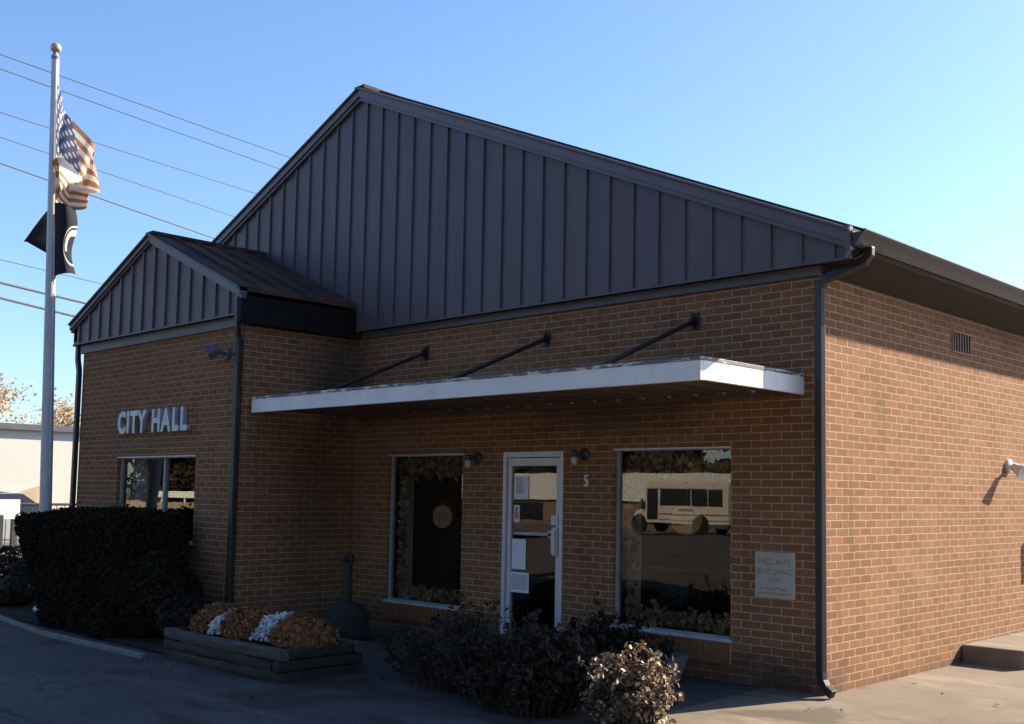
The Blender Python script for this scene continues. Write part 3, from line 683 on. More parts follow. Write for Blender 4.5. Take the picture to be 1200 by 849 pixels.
fl2 = thing('floodlight', (0, 3.95, 1.95), 'white floodlight on the sunlit side wall at right edge', 'floodlight')
yy = 3.95
MB().lathe([(.075, 0), (.075, .03), (.05, .045)], (.001, yy, 1.985), 18, (1, 0, 0)).build('mount_plate', M['white_paint'], fl2, smooth=True)
q = MB(); q.tube([(.04, yy, 1.985), (.09, yy-.03, 1.985), (.13, yy-.07, 1.97)], .02, 8); q.build('arm', M['flood'], fl2, smooth=True)
MB().lathe([(.03, -.07), (.045, -.055), (.05, -.01), (.075, .04), (.08, .07), (.07, .07), (.04, .04)], (.14, yy-.085, 1.95), 18, (.80, -.12, -.42)).build('lamp_head', M['white_paint'], fl2, smooth=True)

vt = thing('wall_vent', (0, 2.77, 3.2), 'brown louvred vent under the eave of the side wall', 'vent')
q = MB(); ya, yb, za, zb_ = 2.545, 2.995, 3.095, 3.318
q.box(.001, .012, ya, yb, za, za+.015); q.box(.001, .012, ya, yb, zb_-.015, zb_); q.box(.001, .012, ya, ya+.015, za+.015, zb_-.015); q.box(.001, .012, yb-.015, yb, za+.015, zb_-.015)
n = 7
for i in range(1, n): y = ya+(yb-ya)*i/n; q.box(.001, .010, y-.008, y+.008, za+.015, zb_-.015)
q.build('louvre', M['vent'], vt)
MB().box(.0008, .003, ya+.016, yb-.016, za+.016, zb_-.016).build('vent_opening', M['black'], vt)

st = thing('concrete_stoop', (.45, 3.5, 0), 'low concrete stoop against the sunlit side wall', 'stoop')
m = MB(); m.box(.003, .62, 2.66, 5.2, -.05, .182); m.build('step', M['stoop'], st, bevel=.018)
mbx = thing('meter_box', (0, 5.0, 1.1), 'grey meter box on the side wall behind the stoop', 'meter box')
MB().box(.002, .20, 4.78, 5.2, 1.02, 1.42).build('box_body', M['box_grey'], mbx, bevel=.01)
MB().tube([(.08, 4.98, 1.42), (.08, 4.98, 3.4)], .03, 10).build('conduit', M['box_grey'], mbx)

# notices on the door glass
def notice(x0, x1, z0_, z1_, label, kind):
    t = thing('notice', ((x0+x1)/2, .03, z0_), label, 'notice', 'notices taped to the door glass')
    MB().box(x0, x1, .0345, .0385, z0_, z1_).build('sheet', M['paper'], t)
    q = MB()
    if kind == 1:
        for i in range(7):
            z = z1_-.03-i*.024
            if z > z0_+.015: q.box(x0+.02, x0+.02+(x1-x0-.04)*random.uniform(.5, 1), .0335, .0345, z-.004, z+.004)
    elif kind == 2:
        q.box(x0+.012, x1-.012, .0335, .0345, z0_+.03, z0_+.10); q.box(x0+.025, x1-.025, .0336, .0344, z0_+.095, z0_+.155)
    elif kind == 3:
        z = z1_-.03
        while z > z0_+.02: q.box(x0+.015, x1-.015, .0335, .0345, z-.003, z+.003); z -= .016
    if q.v: q.build('printing', M['orange' if kind == 2 else 'ink'], t)
notice(-3.68, -3.475, 1.545, 1.79, 'pale blank looking notice, uppermost on the door glass', 1)
notice(-3.685, -3.60, 1.31, 1.485, 'narrow notice with an orange block on the door glass', 2)
notice(-3.705, -3.50, .815, 1.13, 'tall plain notice beside the push bar, lower half of the door', 0)
notice(-3.715, -3.45, .575, .785, 'closely printed notice, lowest on the door glass', 3)

# pumpkin boards and garlands inside the two shop windows
def pumpkin(x, z, r, y, label):
    t = thing('hanging_pumpkin', (x, y, z), label, 'decoration', 'pumpkin boards hung in the shop windows')
    pts = []
    for k in range(28):
        a = 2*PI*k/28; rr = r*(1+.035*abs(math.cos(2.5*a))-.06*max(0, math.sin(a))**8); pts.append((x+rr*1.12*math.cos(a), y, z+rr*.90*math.sin(a)))
    MB().prism(pts, (0, .015, 0)).build('board', M['pumpkin'], t)
    MB().prism([(x-.02, y, z+r*.9), (x+.02, y, z+r*.9), (x+.03, y, z+r*1.25), (x-.005, y, z+r*1.2)], (0, .014, 0)).build('stalk', M['stem'], t)
    MB().tube([(x, y, z+r*1.2), (x, y, 2.0)], .003, 5).build('cord', M['stem'], t)
    text_obj('lettering', 'Fall', r*.62, M['ink'], Vector((x, y-.002, z-r*.2)), FRONT, t, extrude=.0008)
pumpkin(-4.98, 1.33, .145, .16, 'orange pumpkin board with lettering in the left shop window')
pumpkin(-1.53, 1.385, .155, .16, 'orange pumpkin board with lettering in the right shop window, over the bus reflection')
def garland(hole, label):
    a, b, c, d = hole; P = []
    def run(n, xa, xb, za, zb, jx, jz):
        for _ in range(n):
            f = random.random(); P.append((xa+(xb-xa)*f+random.gauss(0, jx), .155+random.gauss(0, .022), za+(zb-za)*f+random.gauss(0, jz)))
    run(420, a+.06, b-.06, d-.12, d-.12, .01, .055)
    for k in range(6):
        xx = a+.1+(b-a-.2)*k/5; run(28, xx-.05, xx+.05, d-.2, d-.24, .02, .03)
    run(260, a+.11, a+.11, c+.1, d-.2, .035, .02); run(120, b-.06, b-.06, c+.1, d-.2, .02, .02)
    run(380, a+.25, b-.06, c+.12, c+.10, .02, .045)
    P = np.array(P); P[:, 1] = np.maximum(P[:, 1], .115)
    o = leaves('garland', P, np.tile((0, -1, 0), (len(P), 1)), .046, M['garland_leaf'], None, 1.5, .5)
    tag(o, label, 'garland', 'leaf garlands inside the shop windows'); return o
garland(W1, 'brown leaf garland framing the left shop window inside')
garland(W2, 'brown leaf garland framing the right shop window inside')
# pale icicle drops in the garland of the right window
cu = thing('window_curtain', (-9.2, YW+.2, 1.0), 'pale gathered curtain at the left of the wing window', 'curtain')
q = MB(); pts = [(-9.42+.40*i/60, YW+.19+.022*math.sin(i*.9)+.006*math.sin(i*2.3)) for i in range(61)]
for (xa, ya_), (xb, yb_) in zip(pts[:-1], pts[1:]): q.quad((xa, ya_, .95), (xb, yb_, .95), (xb, yb_, 1.98), (xa, ya_, 1.98))
q.build('drape', M['curtain'], cu, smooth=True)
MB().tube([(-9.45, YW+.19, 1.985), (-7.5, YW+.19, 1.985)], .012, 8).build('curtain_rail', M['alu_dark'], cu)

# ------------------------------------------------------------------ plants in front
def rbox_surface(n, hx, hy, hz, rad):
    """random points + normals on a rounded block centred at 0 sitting on z=0..2hz"""
    ar = np.array([hy*hz, hy*hz, hx*hz, hx*hz, hx*hy]); ar = ar/ar.sum()
    side = rng.choice(5, n, p=ar); p = rng.uniform(-1, 1, (n, 3))*np.array([hx, hy, hz]); nr = np.zeros((n, 3))
    for s, (ax, sg) in enumerate(((0, -1), (0, 1), (1, -1), (1, 1), (2, 1))):
        i = side == s; p[i, ax] = sg*(hx, hy, hz)[ax]; nr[i, ax] = sg
    q = np.clip(p, -np.array([hx-rad, hy-rad, hz-rad]), np.array([hx-rad, hy-rad, hz-rad])); q[:, 2] = np.where(p[:, 2] < 0, p[:, 2], q[:, 2])
    d = p-q; L = np.linalg.norm(d, axis=1)[:, None]+1e-9; nr = d/L
    p = q + nr*rad; p[:, 2] += hz
    return p, nr
def lumps(p, amp, sc):
    return amp*(np.sin(p[:, 0]*sc+1.3)*np.sin(p[:, 1]*sc*1.3+.4)*.6+np.sin(p[:, 2]*sc*1.7+p[:, 0]*sc*.6)*.5+np.sin(p[:, 0]*sc*2.7+p[:, 2]*sc*2.1)*.25)

hedge = thing('clipped_hedge', (-8.65, -2.3, 0), 'long clipped dark hedge, wider at the top, under the wing window', 'hedge')
hx, hy, hz = 1.38, .46, .675
p, nr = rbox_surface(42000, hx, hy, hz, .11)
def warp(p):
    p = p.copy(); z = p[:, 2]/(2*hz); left = np.clip(-p[:, 0]/hx, 0, 1)
    p[:, 0] += left*(1-z)*1.05; p[:, 0] += -8.60; p[:, 1] += -2.22 - .0*z; p[:, 2] += -.05 - np.clip(-(p[:, 0]+8.62)/hx, 0, 1)*.07
    return p
pw = warp(p); pw += nr*(lumps(pw, .035, 4.)+rng.normal(0, .02, len(p)))[:, None]
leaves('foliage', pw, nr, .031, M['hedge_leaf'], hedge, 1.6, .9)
q = MB(); gx, gy_, gz_ = 12, 5, 6
core_p, core_n = [], []
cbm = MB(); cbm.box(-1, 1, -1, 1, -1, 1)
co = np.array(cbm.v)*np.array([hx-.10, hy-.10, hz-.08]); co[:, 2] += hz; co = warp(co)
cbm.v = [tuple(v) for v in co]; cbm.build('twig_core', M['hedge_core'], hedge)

def round_bush(name, c, r, n, leaf, mat, label, cat, core=True, group=None, lump=.08):
    t = thing(name, (c[0], c[1], gz(c[1])), label, cat, group)
    d = rng.normal(0, 1, (n, 3)); d /= np.linalg.norm(d, axis=1)[:, None]; d[:, 2] = np.where(d[:, 2] < -.45, -d[:, 2], d[:, 2])
    rad = 1-np.abs(rng.normal(0, .10, n))
    p = d*np.array(r)*rad[:, None]+np.array(c); p += d*lumps(p, lump, 7.)[:, None]
    leaves('foliage', p, d, leaf, mat, t, 1.6, .9)
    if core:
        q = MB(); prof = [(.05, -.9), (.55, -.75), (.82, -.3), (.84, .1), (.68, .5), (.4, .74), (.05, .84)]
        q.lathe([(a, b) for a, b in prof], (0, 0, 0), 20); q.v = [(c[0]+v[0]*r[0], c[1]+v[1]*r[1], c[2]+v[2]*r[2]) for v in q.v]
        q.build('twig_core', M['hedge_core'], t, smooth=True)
    return t
round_bush('round_bush', (-7.06, -2.22, .40), (.46, .46, .52), 9000, .036, M['hedge_leaf'], 'rounded dark bush at the right end of the long hedge', 'bush')
round_bush('small_bush', (-6.42, -2.15, .17), (.34, .32, .27), 4200, .034, M['bush_leaf'], 'small low brownish bush left of the timber planter', 'bush', lump=.05)

# timber planter
pt = thing('timber_planter', (-4.65, -2.3, -.05), 'low planter of stacked grey landscape timbers below the wing corner', 'planter')
px0, px1, py0, py1 = -5.66, -3.62, -2.82, -1.92
zg = -.055; th = .097
for i in range(3):
    z = zg+i*th; w = .10
    off = random.uniform(-.02, .02)
    for (xa, xb, ya, yb) in ((px0+off, px1+off, py0, py0+w), (px0+off, px1+off, py1-w, py1)) if i % 2 == 0 else ((px0+.11+off, px1-.11+off, py0+.004, py0+w), (px0+.11, px1-.11, py1-w, py1)):
        q = MB(); n = 14; R_ = w/2
        prof = [(R_*max(-1, min(1, 1.25*math.cos(a))), th/2*max(-1, min(1, 1.35*math.sin(a)))) for a in [2*PI*k/n for k in range(n)]]
        ns = 22; b0 = len(q.v); ph = random.uniform(0, 6)
        for ii in range(ns+1):
            xx = xa+(xb-xa)*ii/ns; wy = .007*math.sin(xx*5+ph)+random.gauss(0, .0022); wz = .005*math.sin(xx*4+ph*2); sc_ = 1-.06*abs(math.sin(xx*9+ph))
            for u, v_ in prof: q.v.append((xx, (ya+yb)/2+u*sc_+wy+random.gauss(0, .0012), z+th/2+v_*sc_+wz+random.gauss(0, .0012)))
        for ii in range(ns):
            for kk in range(n): k2 = (kk+1) % n; q.f.append((b0+ii*n+kk, b0+ii*n+k2, b0+(ii+1)*n+k2, b0+(ii+1)*n+kk))
        q.f.append(tuple(b0+kk for kk in range(n))); q.f.append(tuple(b0+ns*n+kk for kk in reversed(range(n))))
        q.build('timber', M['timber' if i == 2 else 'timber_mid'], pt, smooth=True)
    for (xa, xb) in ((px0, px0+w), (px1-w, px1)):
        q = MB(); ya, yb = (py0+w+.003, py1-w-.003) if i % 2 == 0 else (py0, py1)
        q.box(xa+.004, xb-.004, ya, yb, z+.003, z+th-.003); q.build('timber', M['timber_dark'], pt, bevel=.015)
MB().box(px0+.1, px1-.1, py0+.1, py1-.1, zg, zg+.235).build('soil_fill', M['soil'], pt)
def mum(c, r, mat, label, group, n=3200):
    t = thing('chrysanthemum', (c[0], c[1], zg+.25), label, 'flowers', group)
    d = rng.normal(0, 1, (n, 3)); d[:, 2] = np.abs(d[:, 2]); d /= np.linalg.norm(d, axis=1)[:, None]
    p = d*np.array(r)*(1-np.abs(rng.normal(0, .05, n)))[:, None]+np.array(c); p += d*(lumps(p, .030, 13.)+np.abs(rng.normal(0, .016, n)))[:, None]
    leaves('blooms', p, d, .034, mat, t, 1.15, .7)
    n2 = n//3; d = rng.normal(0, 1, (n2, 3)); d[:, 2] = d[:, 2]*.6-.1; d /= np.linalg.norm(d, axis=1)[:, None]
    leaves('greenery', d*np.array(r)*.9+np.array(c), d, .034, M['mum_green'], t, 1.7, .9)
gm = 'chrysanthemums in the timber planter'
mum((-5.36, -2.36, .22), (.29, .27, .24), M['mum_rust'], 'rust chrysanthemum mound at the left end of the planter', gm)
mum((-5.01, -2.45, .235), (.13, .21, .17), M['mum_white'], 'narrow white chrysanthemum between the left and middle rust mounds', gm, 1200)
mum((-4.72, -2.40, .23), (.27, .26, .25), M['mum_rust'], 'middle rust chrysanthemum mound between two white ones', gm)
mum((-4.32, -2.33, .235), (.20, .24, .20), M['mum_white'], 'wider white chrysanthemum between the middle and right rust mounds', gm, 1900)
mum((-3.93, -2.38, .235), (.29, .27, .22), M['mum_rust'], 'rust chrysanthemum mound at the right end, beside the ash urn', gm)

ur = thing('ash_receptacle', (-5.38, -.84, 0), 'grey domed ash receptacle with a slim upright neck in the alcove', 'ash receptacle')
uz = -.015
q = MB(); q.lathe([(.21, 0), (.235, .02), (.245, .06), (.25, .22), (.235, .30), (.19, .36), (.11, .40), (.062, .42)], (-5.38, -.84, uz), 28); q.build('base', M['urn'], ur, smooth=True)
q = MB(); q.lathe([(.062, .41), (.052, .46), (.047, .80)], (-5.38, -.84, uz), 18); q.build('neck', M['urn'], ur, smooth=True)
v = Vector((.55, -.8, 0)).normalized()
q = MB(); q.lathe([(.030, -.035), (.068, -.04), (.076, 0), (.068, .04), (.030, .035)], Vector((-5.38, -.84, uz+.865)), 22, v); q.build('head', M['urn'], ur, smooth=True)
q = MB(); q.lathe([(.031, 0), (.029, .006)], Vector((-5.38, -.84, uz+.865))+v*.036, 16, v); q.build('ash_hole', M['black'], ur)

def sprig_bush(name, c, size, label, mats, stems=40, leafn=60, leaf=.05, lean=0., split=None):
    """open shrub: many arching stems with leaves scattered along their outer halves"""
    t = thing(name, (c[0], c[1], c[2]), label, 'shrub', None); q = MB(); P = []; N = []
    for i in range(stems):
        a = random.uniform(0, 2*PI); rr = random.random()**.6*random.uniform(.7, 1.15)
        hgt = size[2]*(1-.5*min(1, rr)**2)*random.choice((.5, .7, .85, 1., 1.0, 1.22))*random.uniform(.85, 1.1)
        tip = Vector((c[0]+math.cos(a)*rr*size[0], c[1]+math.sin(a)*rr*size[1], c[2]+hgt))
        base = Vector((c[0]+math.cos(a)*rr*size[0]*.62, c[1]+math.sin(a)*rr*size[1]*.62, c[2]-.02))
        mid = base.lerp(tip, .5)+Vector((random.gauss(0, .04), random.gauss(0, .04), size[2]*.12)); pts = [base, mid, tip]
        q.tube(pts, [.008, .005, .002], 5, False)
        # side twigs carrying leaf clusters of uneven fullness
        for k in range(random.randint(3, 6)):
            f = random.uniform(.12, 1.); p0 = base.lerp(mid, f*2) if f < .5 else mid.lerp(tip, f*2-1)
            p1 = p0+Vector((random.gauss(0, .075), random.gauss(0, .075), random.uniform(-.02, .11))); q.tube([p0, p1], [.003, .0015], 4, False)
            for j in range(int(leafn/5*random.choice((.1, .5, 1., 1.6)))):
                g_ = random.uniform(.25, 1.15); pp = p0.lerp(p1, g_)+Vector((random.gauss(0, .018), random.gauss(0, .018), random.gauss(0, .018)))
                P.append(tuple(pp)); N.append((math.cos(a)*.5, math.sin(a)*.5, .7))
    q.build('stems', M['stem'], t)
    leaves('foliage', P, N, leaf, mats, t, 1.8, .8)
    return t
# the shrubs before the entrance
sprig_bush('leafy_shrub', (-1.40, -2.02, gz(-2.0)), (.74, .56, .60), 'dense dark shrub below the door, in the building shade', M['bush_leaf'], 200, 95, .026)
sprig_bush('leafy_shrub', (-.40, -2.02, gz(-2.0)), (.30, .40, .48), 'shrub before the right window, sunlight coloured into its palest leaves', M['bush_leaf_lit'], 90, 95, .025)
sprig_bush('leafy_shrub', (-2.42, -1.80, gz(-1.8)), (.90, .50, .58), 'thin twiggy shrub left of the dense one, before the left window', M['bush_leaf'], 170, 40, .022)
sprig_bush('leafy_shrub', (-1.80, -.66, gz(-.6)), (.80, .28, .50), 'shadowed shrub against the brick under the right window', M['bush_leaf'], 120, 80, .025)
pp = thing('flower_pot', (-1.38, -.45, 0), 'square pale blue grey flower pot under the right window', 'flower pot')
q = MB(); q.v = [(-1.50, -.52, -.01), (-1.26, -.52, -.01), (-1.26, -.28, -.01), (-1.50, -.28, -.01), (-1.56, -.58, .22), (-1.20, -.58, .22), (-1.20, -.22, .22), (-1.56, -.22, .22)]
q.f = [(0,3,2,1),(0,1,5,4),(1,2,6,5),(2,3,7,6),(3,0,4,7)]; q.build('pot_body', M['pot'], pp, bevel=.008)
MB().box(-1.53, -1.23, -.55, -.25, .18, .20).build('potting_soil', M['soil'], pp)

P = []
for _ in range(170):
    if random.random() < .55: x, y = random.uniform(-9.5, -.3), -2.9-abs(random.gauss(0, .9))
    else: x, y = random.gauss(-2.2, 1.6), random.gauss(-2.2, .7)
    if y < KY+.05 or y > -.1 or x > 1.5: continue
    P.append((x, y, gz(y)+.016))
for _ in range(14): P.append((random.uniform(.1, 3.5), abs(random.gauss(0, .5))*3-.6, .012))
lv = leaves('fallen_leaves', P, np.tile((0, 0, 1), (len(P), 1)), .026, M['bg_leaf'], None, 1.5, .25); tag(lv, 'scattered dry brown leaves lying on the walk and drive', 'fallen leaves', None, 'stuff')

# ------------------------------------------------------------------ flagpole and flags
PD = 14.3
pb = at(52.5, 640, PD); ptp = at(65, 67, PD-.0)
base = Vector((pb.x, pb.y, 0)); top = Vector((ptp.x, ptp.y, ptp.z))
lean = (top-pb)/(top.z-pb.z); base = pb - lean*(pb.z+.05)
fp = thing('flagpole', base, 'tall tapered silver flagpole with a gold ball rising behind the hedge', 'flagpole')
L = (top-base)
MB().tube([base, base+L*.3, base+L*.7, top], [.078, .074, .058, .046], 20).build('shaft', M['pole'], fp, smooth=True)
MB().lathe([(.12, 0), (.13, .03), (.09, .09), (.08, .1)], base+Vector((0, 0, .03)), 20).build('base_collar', M['pole'], fp, smooth=True)
MB().lathe([(.045, -.10), (.055, -.06), (.03, -.02), (.022, .03)], top+Vector((0, 0, .06)), 16).build('truck', M['alu_dark'], fp, smooth=True)
MB().lathe([(.068*math.sin(a)+.0005, -.068*math.cos(a)) for a in [PI*k/12 for k in range(13)]], top+Vector((.0, 0, .12)), 20).build('finial_ball', M['ball'], fp, smooth=True)
er = _R0.copy(); ed_ = Vector((_F.x, _F.y, 0)).normalized(); S = PD/FPX
def fl_pt(px, py, dep):   # point in the flag's own upright frame: metres right of / below the pole top
    f = (py-67)/(640-67)
    c = top + (pb-top)*f
    return c + er*((px-(65-12.5*f))*S) + ed_*dep
def cloth(name, fn, nu, nv, mat, label):
    v = []; uv = []
    for j in range(nv+1):
        for i in range(nu+1):
            u, w = i/nu, j/nv; v.append(tuple(fn(u, w))); uv.append((u, w))
    f = [(j*(nu+1)+i, j*(nu+1)+i+1, (j+1)*(nu+1)+i+1, (j+1)*(nu+1)+i) for j in range(nv) for i in range(nu)]
    me = bpy.data.meshes.new(name); me.from_pydata(v, [], f); me.update(); me.materials.append(mat)
    ul = me.uv_layers.new(name='UVMap')
    for lp in me.loops: ul.data[lp.index].uv = uv[lp.vertex_index]
    me.polygons.foreach_set('use_smooth', [True]*len(me.polygons))
    o = bpy.data.objects.new(name, me); COL.objects.link(o); return tag(o, label, 'flag')
def us_flag(u, v):
    w = 1-v
    # top edge path in photo pixels
    if u < .22: k = u/.22; tx, ty = 69+10*k, 97+30*k
    elif u < .75: k = (u-.22)/.53; tx, ty = 79+44*k, 127+58*k**.95
    else: k = (u-.75)/.25; tx, ty = 123-14*k, 185+16*k
    c = min(1, u/.35); c = c*c*(3-2*c)
    full = 165*w
    if w < .6: comp = 62*(w/.6)
    else: comp = 62+16*((w-.6)/.4)
    if u > .6: comp *= 1-.75*min(1, (u-.6)/.4)
    y = ty + full*(1-c)*(1-.28*min(1, u/.22)) + comp*c
    xx = tx + (w*c*(-4 if w < .6 else -26))*1.0
    if u < .22: xx += 8*w*math.sin(PI*min(1, u/.3))
    dep = -.04*math.sin(u*9+w*2) + .16*math.sin(u*14+w*4)*min(1, u*3) + (.35*max(0, w-.6)*c) - .10*c + (.30*max(0, u-.75)*4*.4)
    return fl_pt(xx, y, dep - .05)
cloth('striped_flag', us_flag, 70, 60, M['flag_us'], 'red and white striped flag with a blue starred canton drooping from the pole top')
def dark_flag(u, v):
    w = 1-v
    if u < .36:
        k = u/.36; x = 68+19*math.sin(k*PI/2); y = 240+6*k*(1-w)+ (86-4*k)*w - 0*k; dep = -.10-.10*math.sin(k*PI)
        x += 2.5*math.sin(w*7)*k
    else:
        k = (u-.36)/.64; x = 87-62*k; yt = 242-10*math.sin(k*PI)+41*max(0, (k-.5)/.5)**1.5; yb = 322-41*k**.9; y = yt+(yb-yt)*w; dep = .02+.22*math.sin(k*PI*.9)+.03*math.sin(w*6+k*4)
        x += 2.5*math.sin(w*7)*(1-k)
    return fl_pt(x, y, dep)
cloth('dark_flag', dark_flag, 60, 40, M['flag_dark'], 'black flag with a white ringed emblem hanging below the striped flag')
hl = MB().tube([fl_pt(69.5, 80, -.09), fl_pt(69, 240, -.10), fl_pt(67, 330, -.10), fl_pt(62, 560, -.10)], .006, 5).build('halyard', M['paper'], fp)

# ------------------------------------------------------------------ overhead wires
g = 'overhead wires crossing the sky at left'
def wire(ya, xb, yb, rad, sag, label, da=38, db=50):
    a = at(0, ya, da); b = at(xb, yb, db); d = b-a
    p0 = a-d*.6; p1 = b+d*5; pts = []
    for i in range(41):
        f = i/40; p = p0.lerp(p1, f); p.z -= sag*(1-(2*f-1)**2); pts.append(p)
    # keep the measured crossing: shift so that the sag does not move the visible run
    p_mid = pts[16].copy(); shift = sag*.556
    for p in pts: p.z += shift*.97
    o = MB().tube(pts, rad*1.55, 6).build('overhead_wire', M['wire'], None, smooth=True); return tag(o, label, 'wire', g)
wire(65, 345, 186, .011, .15, 'topmost thin wire above the striped flag')
wire(82, 335, 200, .011, .15, 'second thin wire from the top, just under the topmost')
wire(133, 305, 228, .010, .15, 'thin wire passing behind the middle of the striped flag')
wire(162, 280, 255, .010, .15, 'thin wire passing behind the lower stripes')
wire(193, 255, 280, .016, .22, 'darker twisted wire passing between the two flags')
wire(305, 130, 335, .012, .1, 'thin wire just under the dark flag')
wire(332, 112, 358, .034, .1, 'upper of the two thick low cables', 40, 46)
wire(350, 98, 373, .034, .1, 'lower of the two thick low cables', 40, 46)

# ------------------------------------------------------------------ background at left
bg = thing('stucco_building', (-29, 4, 0), 'low white stucco building with a dark flat roof edge, far left', 'building')
bx = -28.6
MB().box(bx-14, bx, -2, 16, -.4, 3.22).build('wall', M['stucco'], bg)
MB().box(bx-14.2, bx+.16, -2.2, 16.2, 3.225, 3.40).build('roof_edge', M['roof_edge'], bg)
q = MB(); q.prism([(bx+.01, 3.2, 1.02), (bx+.01, 5.0, 1.02), (bx+.01, 5.0, 1.62)], (.5, 0, 0)); q.build('awning', M['tan_metal'], bg)
MB().box(bx+.002, bx+.03, 6.4, 7.4, 0, 2.1).build('door', M['brown_wall'], bg)
for y in (-1.4, 9, 12): MB().box(bx+.002, bx+.03, y, y+1.2, .9, 2.1).build('window', M['carglass'], bg)

def tree(name, base, h, spread, nleaf, leafmat, leaf, label, group=None, bare=.5, trunk_r=.16, seed=1):
    rnd = random.Random(seed); t = thing(name, base, label, 'tree', group); q = MB(); tips = []
    base = Vector(base)
    def grow(p, d, L, r, lev):
        n = 4; pts = [p]; dd = d.copy()
        for i in range(n):
            dd = (dd+Vector((rnd.gauss(0, .14), rnd.gauss(0, .14), rnd.gauss(.03, .08)))).normalized(); pts.append(pts[-1]+dd*L/n)
        q.tube(pts, [r*(1-.55*i/n) for i in range(n+1)], 7 if lev < 2 else 5, False)
        if lev >= 2: tips.extend(pts[2:])
        if lev == 4: return
        for k in range(3 if lev else 5):
            pp = pts[rnd.choice((2, 3, 4)) if lev else rnd.choice((2, 3, 3, 4))]
            a = rnd.uniform(0, 2*PI); side = Vector((math.cos(a), math.sin(a), rnd.uniform(.1, .7)))
            grow(pp, (dd*.55+side*spread).normalized(), L*rnd.uniform(.5, .72), r*.5, lev+1)
    grow(base, Vector((0, 0, 1)), h*.42, trunk_r, 0)
    q.build('trunk', M['bark'], t)
    tips = np.array([tuple(p) for p in tips]); idx = rng.integers(0, len(tips), nleaf)
    # clumps of leaves round some of the twigs only
    keep = rng.random(len(tips)) > bare; idx = idx[keep[idx]]
    P = tips[idx]+rng.normal(0, .16*h/5, (len(idx), 3)); N = np.tile((0, -.3, .8), (len(idx), 1))
    leaves('crown', P, N, leaf, leafmat, t, 1.4, 1.)
    return t
def gp(px, d, z=0.):
    p = at(px, 640, d); return (p.x, p.y, z)
tree('autumn_tree', gp(-6, 47), 8.2, .95, 6500, M['tan_leaf'], .10, 'pale tan autumn tree rising over the left end of the stucco building', 'autumn trees', .45, .2, 5)
tree('autumn_tree', gp(44, 49), 6.8, 1.0, 4500, M['tan_leaf'], .10, 'sparser tan autumn tree behind the flagpole and stucco building', 'autumn trees', .5, .17, 9)
# railing, sign, parked cars, shrubs
rl = thing('metal_railing', (-21, 2, 0), 'dark metal railing with square posts before the white building', 'railing')
ra, rb = Vector((-22.4, -2.5, 0)), Vector((-21.0, 9, 0)); rd = (rb-ra); n = 9
q = MB(); q.tube([ra+Vector((0, 0, 1.18)), rb+Vector((0, 0, 1.18))], .035, 6); q.tube([ra+Vector((0, 0, .14)), rb+Vector((0, 0, .14))], .03, 6); q.build('rail', M['dark_rail'], rl)
for i in range(n):
    p = ra+rd*i/(n-1); MB().box(p.x-.06, p.x+.06, p.y-.06, p.y+.06, -.03, 1.26).build('post', M['dark_rail'], rl)
q = MB()
for i in range((n-1)*8):
    if i % 8 == 0: continue
    p = ra+rd*i/((n-1)*8); q.tube([p+Vector((0, 0, .14)), p+Vector((0, 0, 1.18))], .009, 4, False)
q.build('bars', M['dark_rail'], rl)
sg = at(2, 597, 19.0); sgn = thing('lot_sign', (sg.x, sg.y, 0), 'white text sign on a post at the far left edge', 'sign')
sn_ = Vector((1, .12, 0)).normalized(); sr = Vector((-sn_.y, sn_.x, 0))
def plate(m, c, hw, hh, t): 
    m.prism([c-sr*hw-Vector((0,0,hh)), c+sr*hw-Vector((0,0,hh)), c+sr*hw+Vector((0,0,hh)), c-sr*hw+Vector((0,0,hh))], -sn_*t)
q = MB(); plate(q, sg, .32, .17, .02); q.build('panel', M['white_paint'], sgn)
q = MB()
for i, wds in enumerate(((.08, .07), (.13, .05), (.06, .10), (.09, .03, .05))):
    zz = sg+Vector((0, 0, .115-i*.075)); x = -.28
    for wd in wds:
        k = x
        while k < x+wd: plate(q, zz+sr*(k+.008)+sn_*.002, .006, random.uniform(.012, .024), .0015); k += .022
        x += wd+.05
    plate(q, zz+sr*((x-.33)/2)+sn_*.002, (x-.05+.28)/2, .002, .0014)
q.build('worn_line', M['tan_metal'], sgn)
MB().box(sg.x-.03, sg.x+.03, sg.y-.03, sg.y+.03, -.03, sg.z-.1).build('post', M['dark_rail'], sgn)

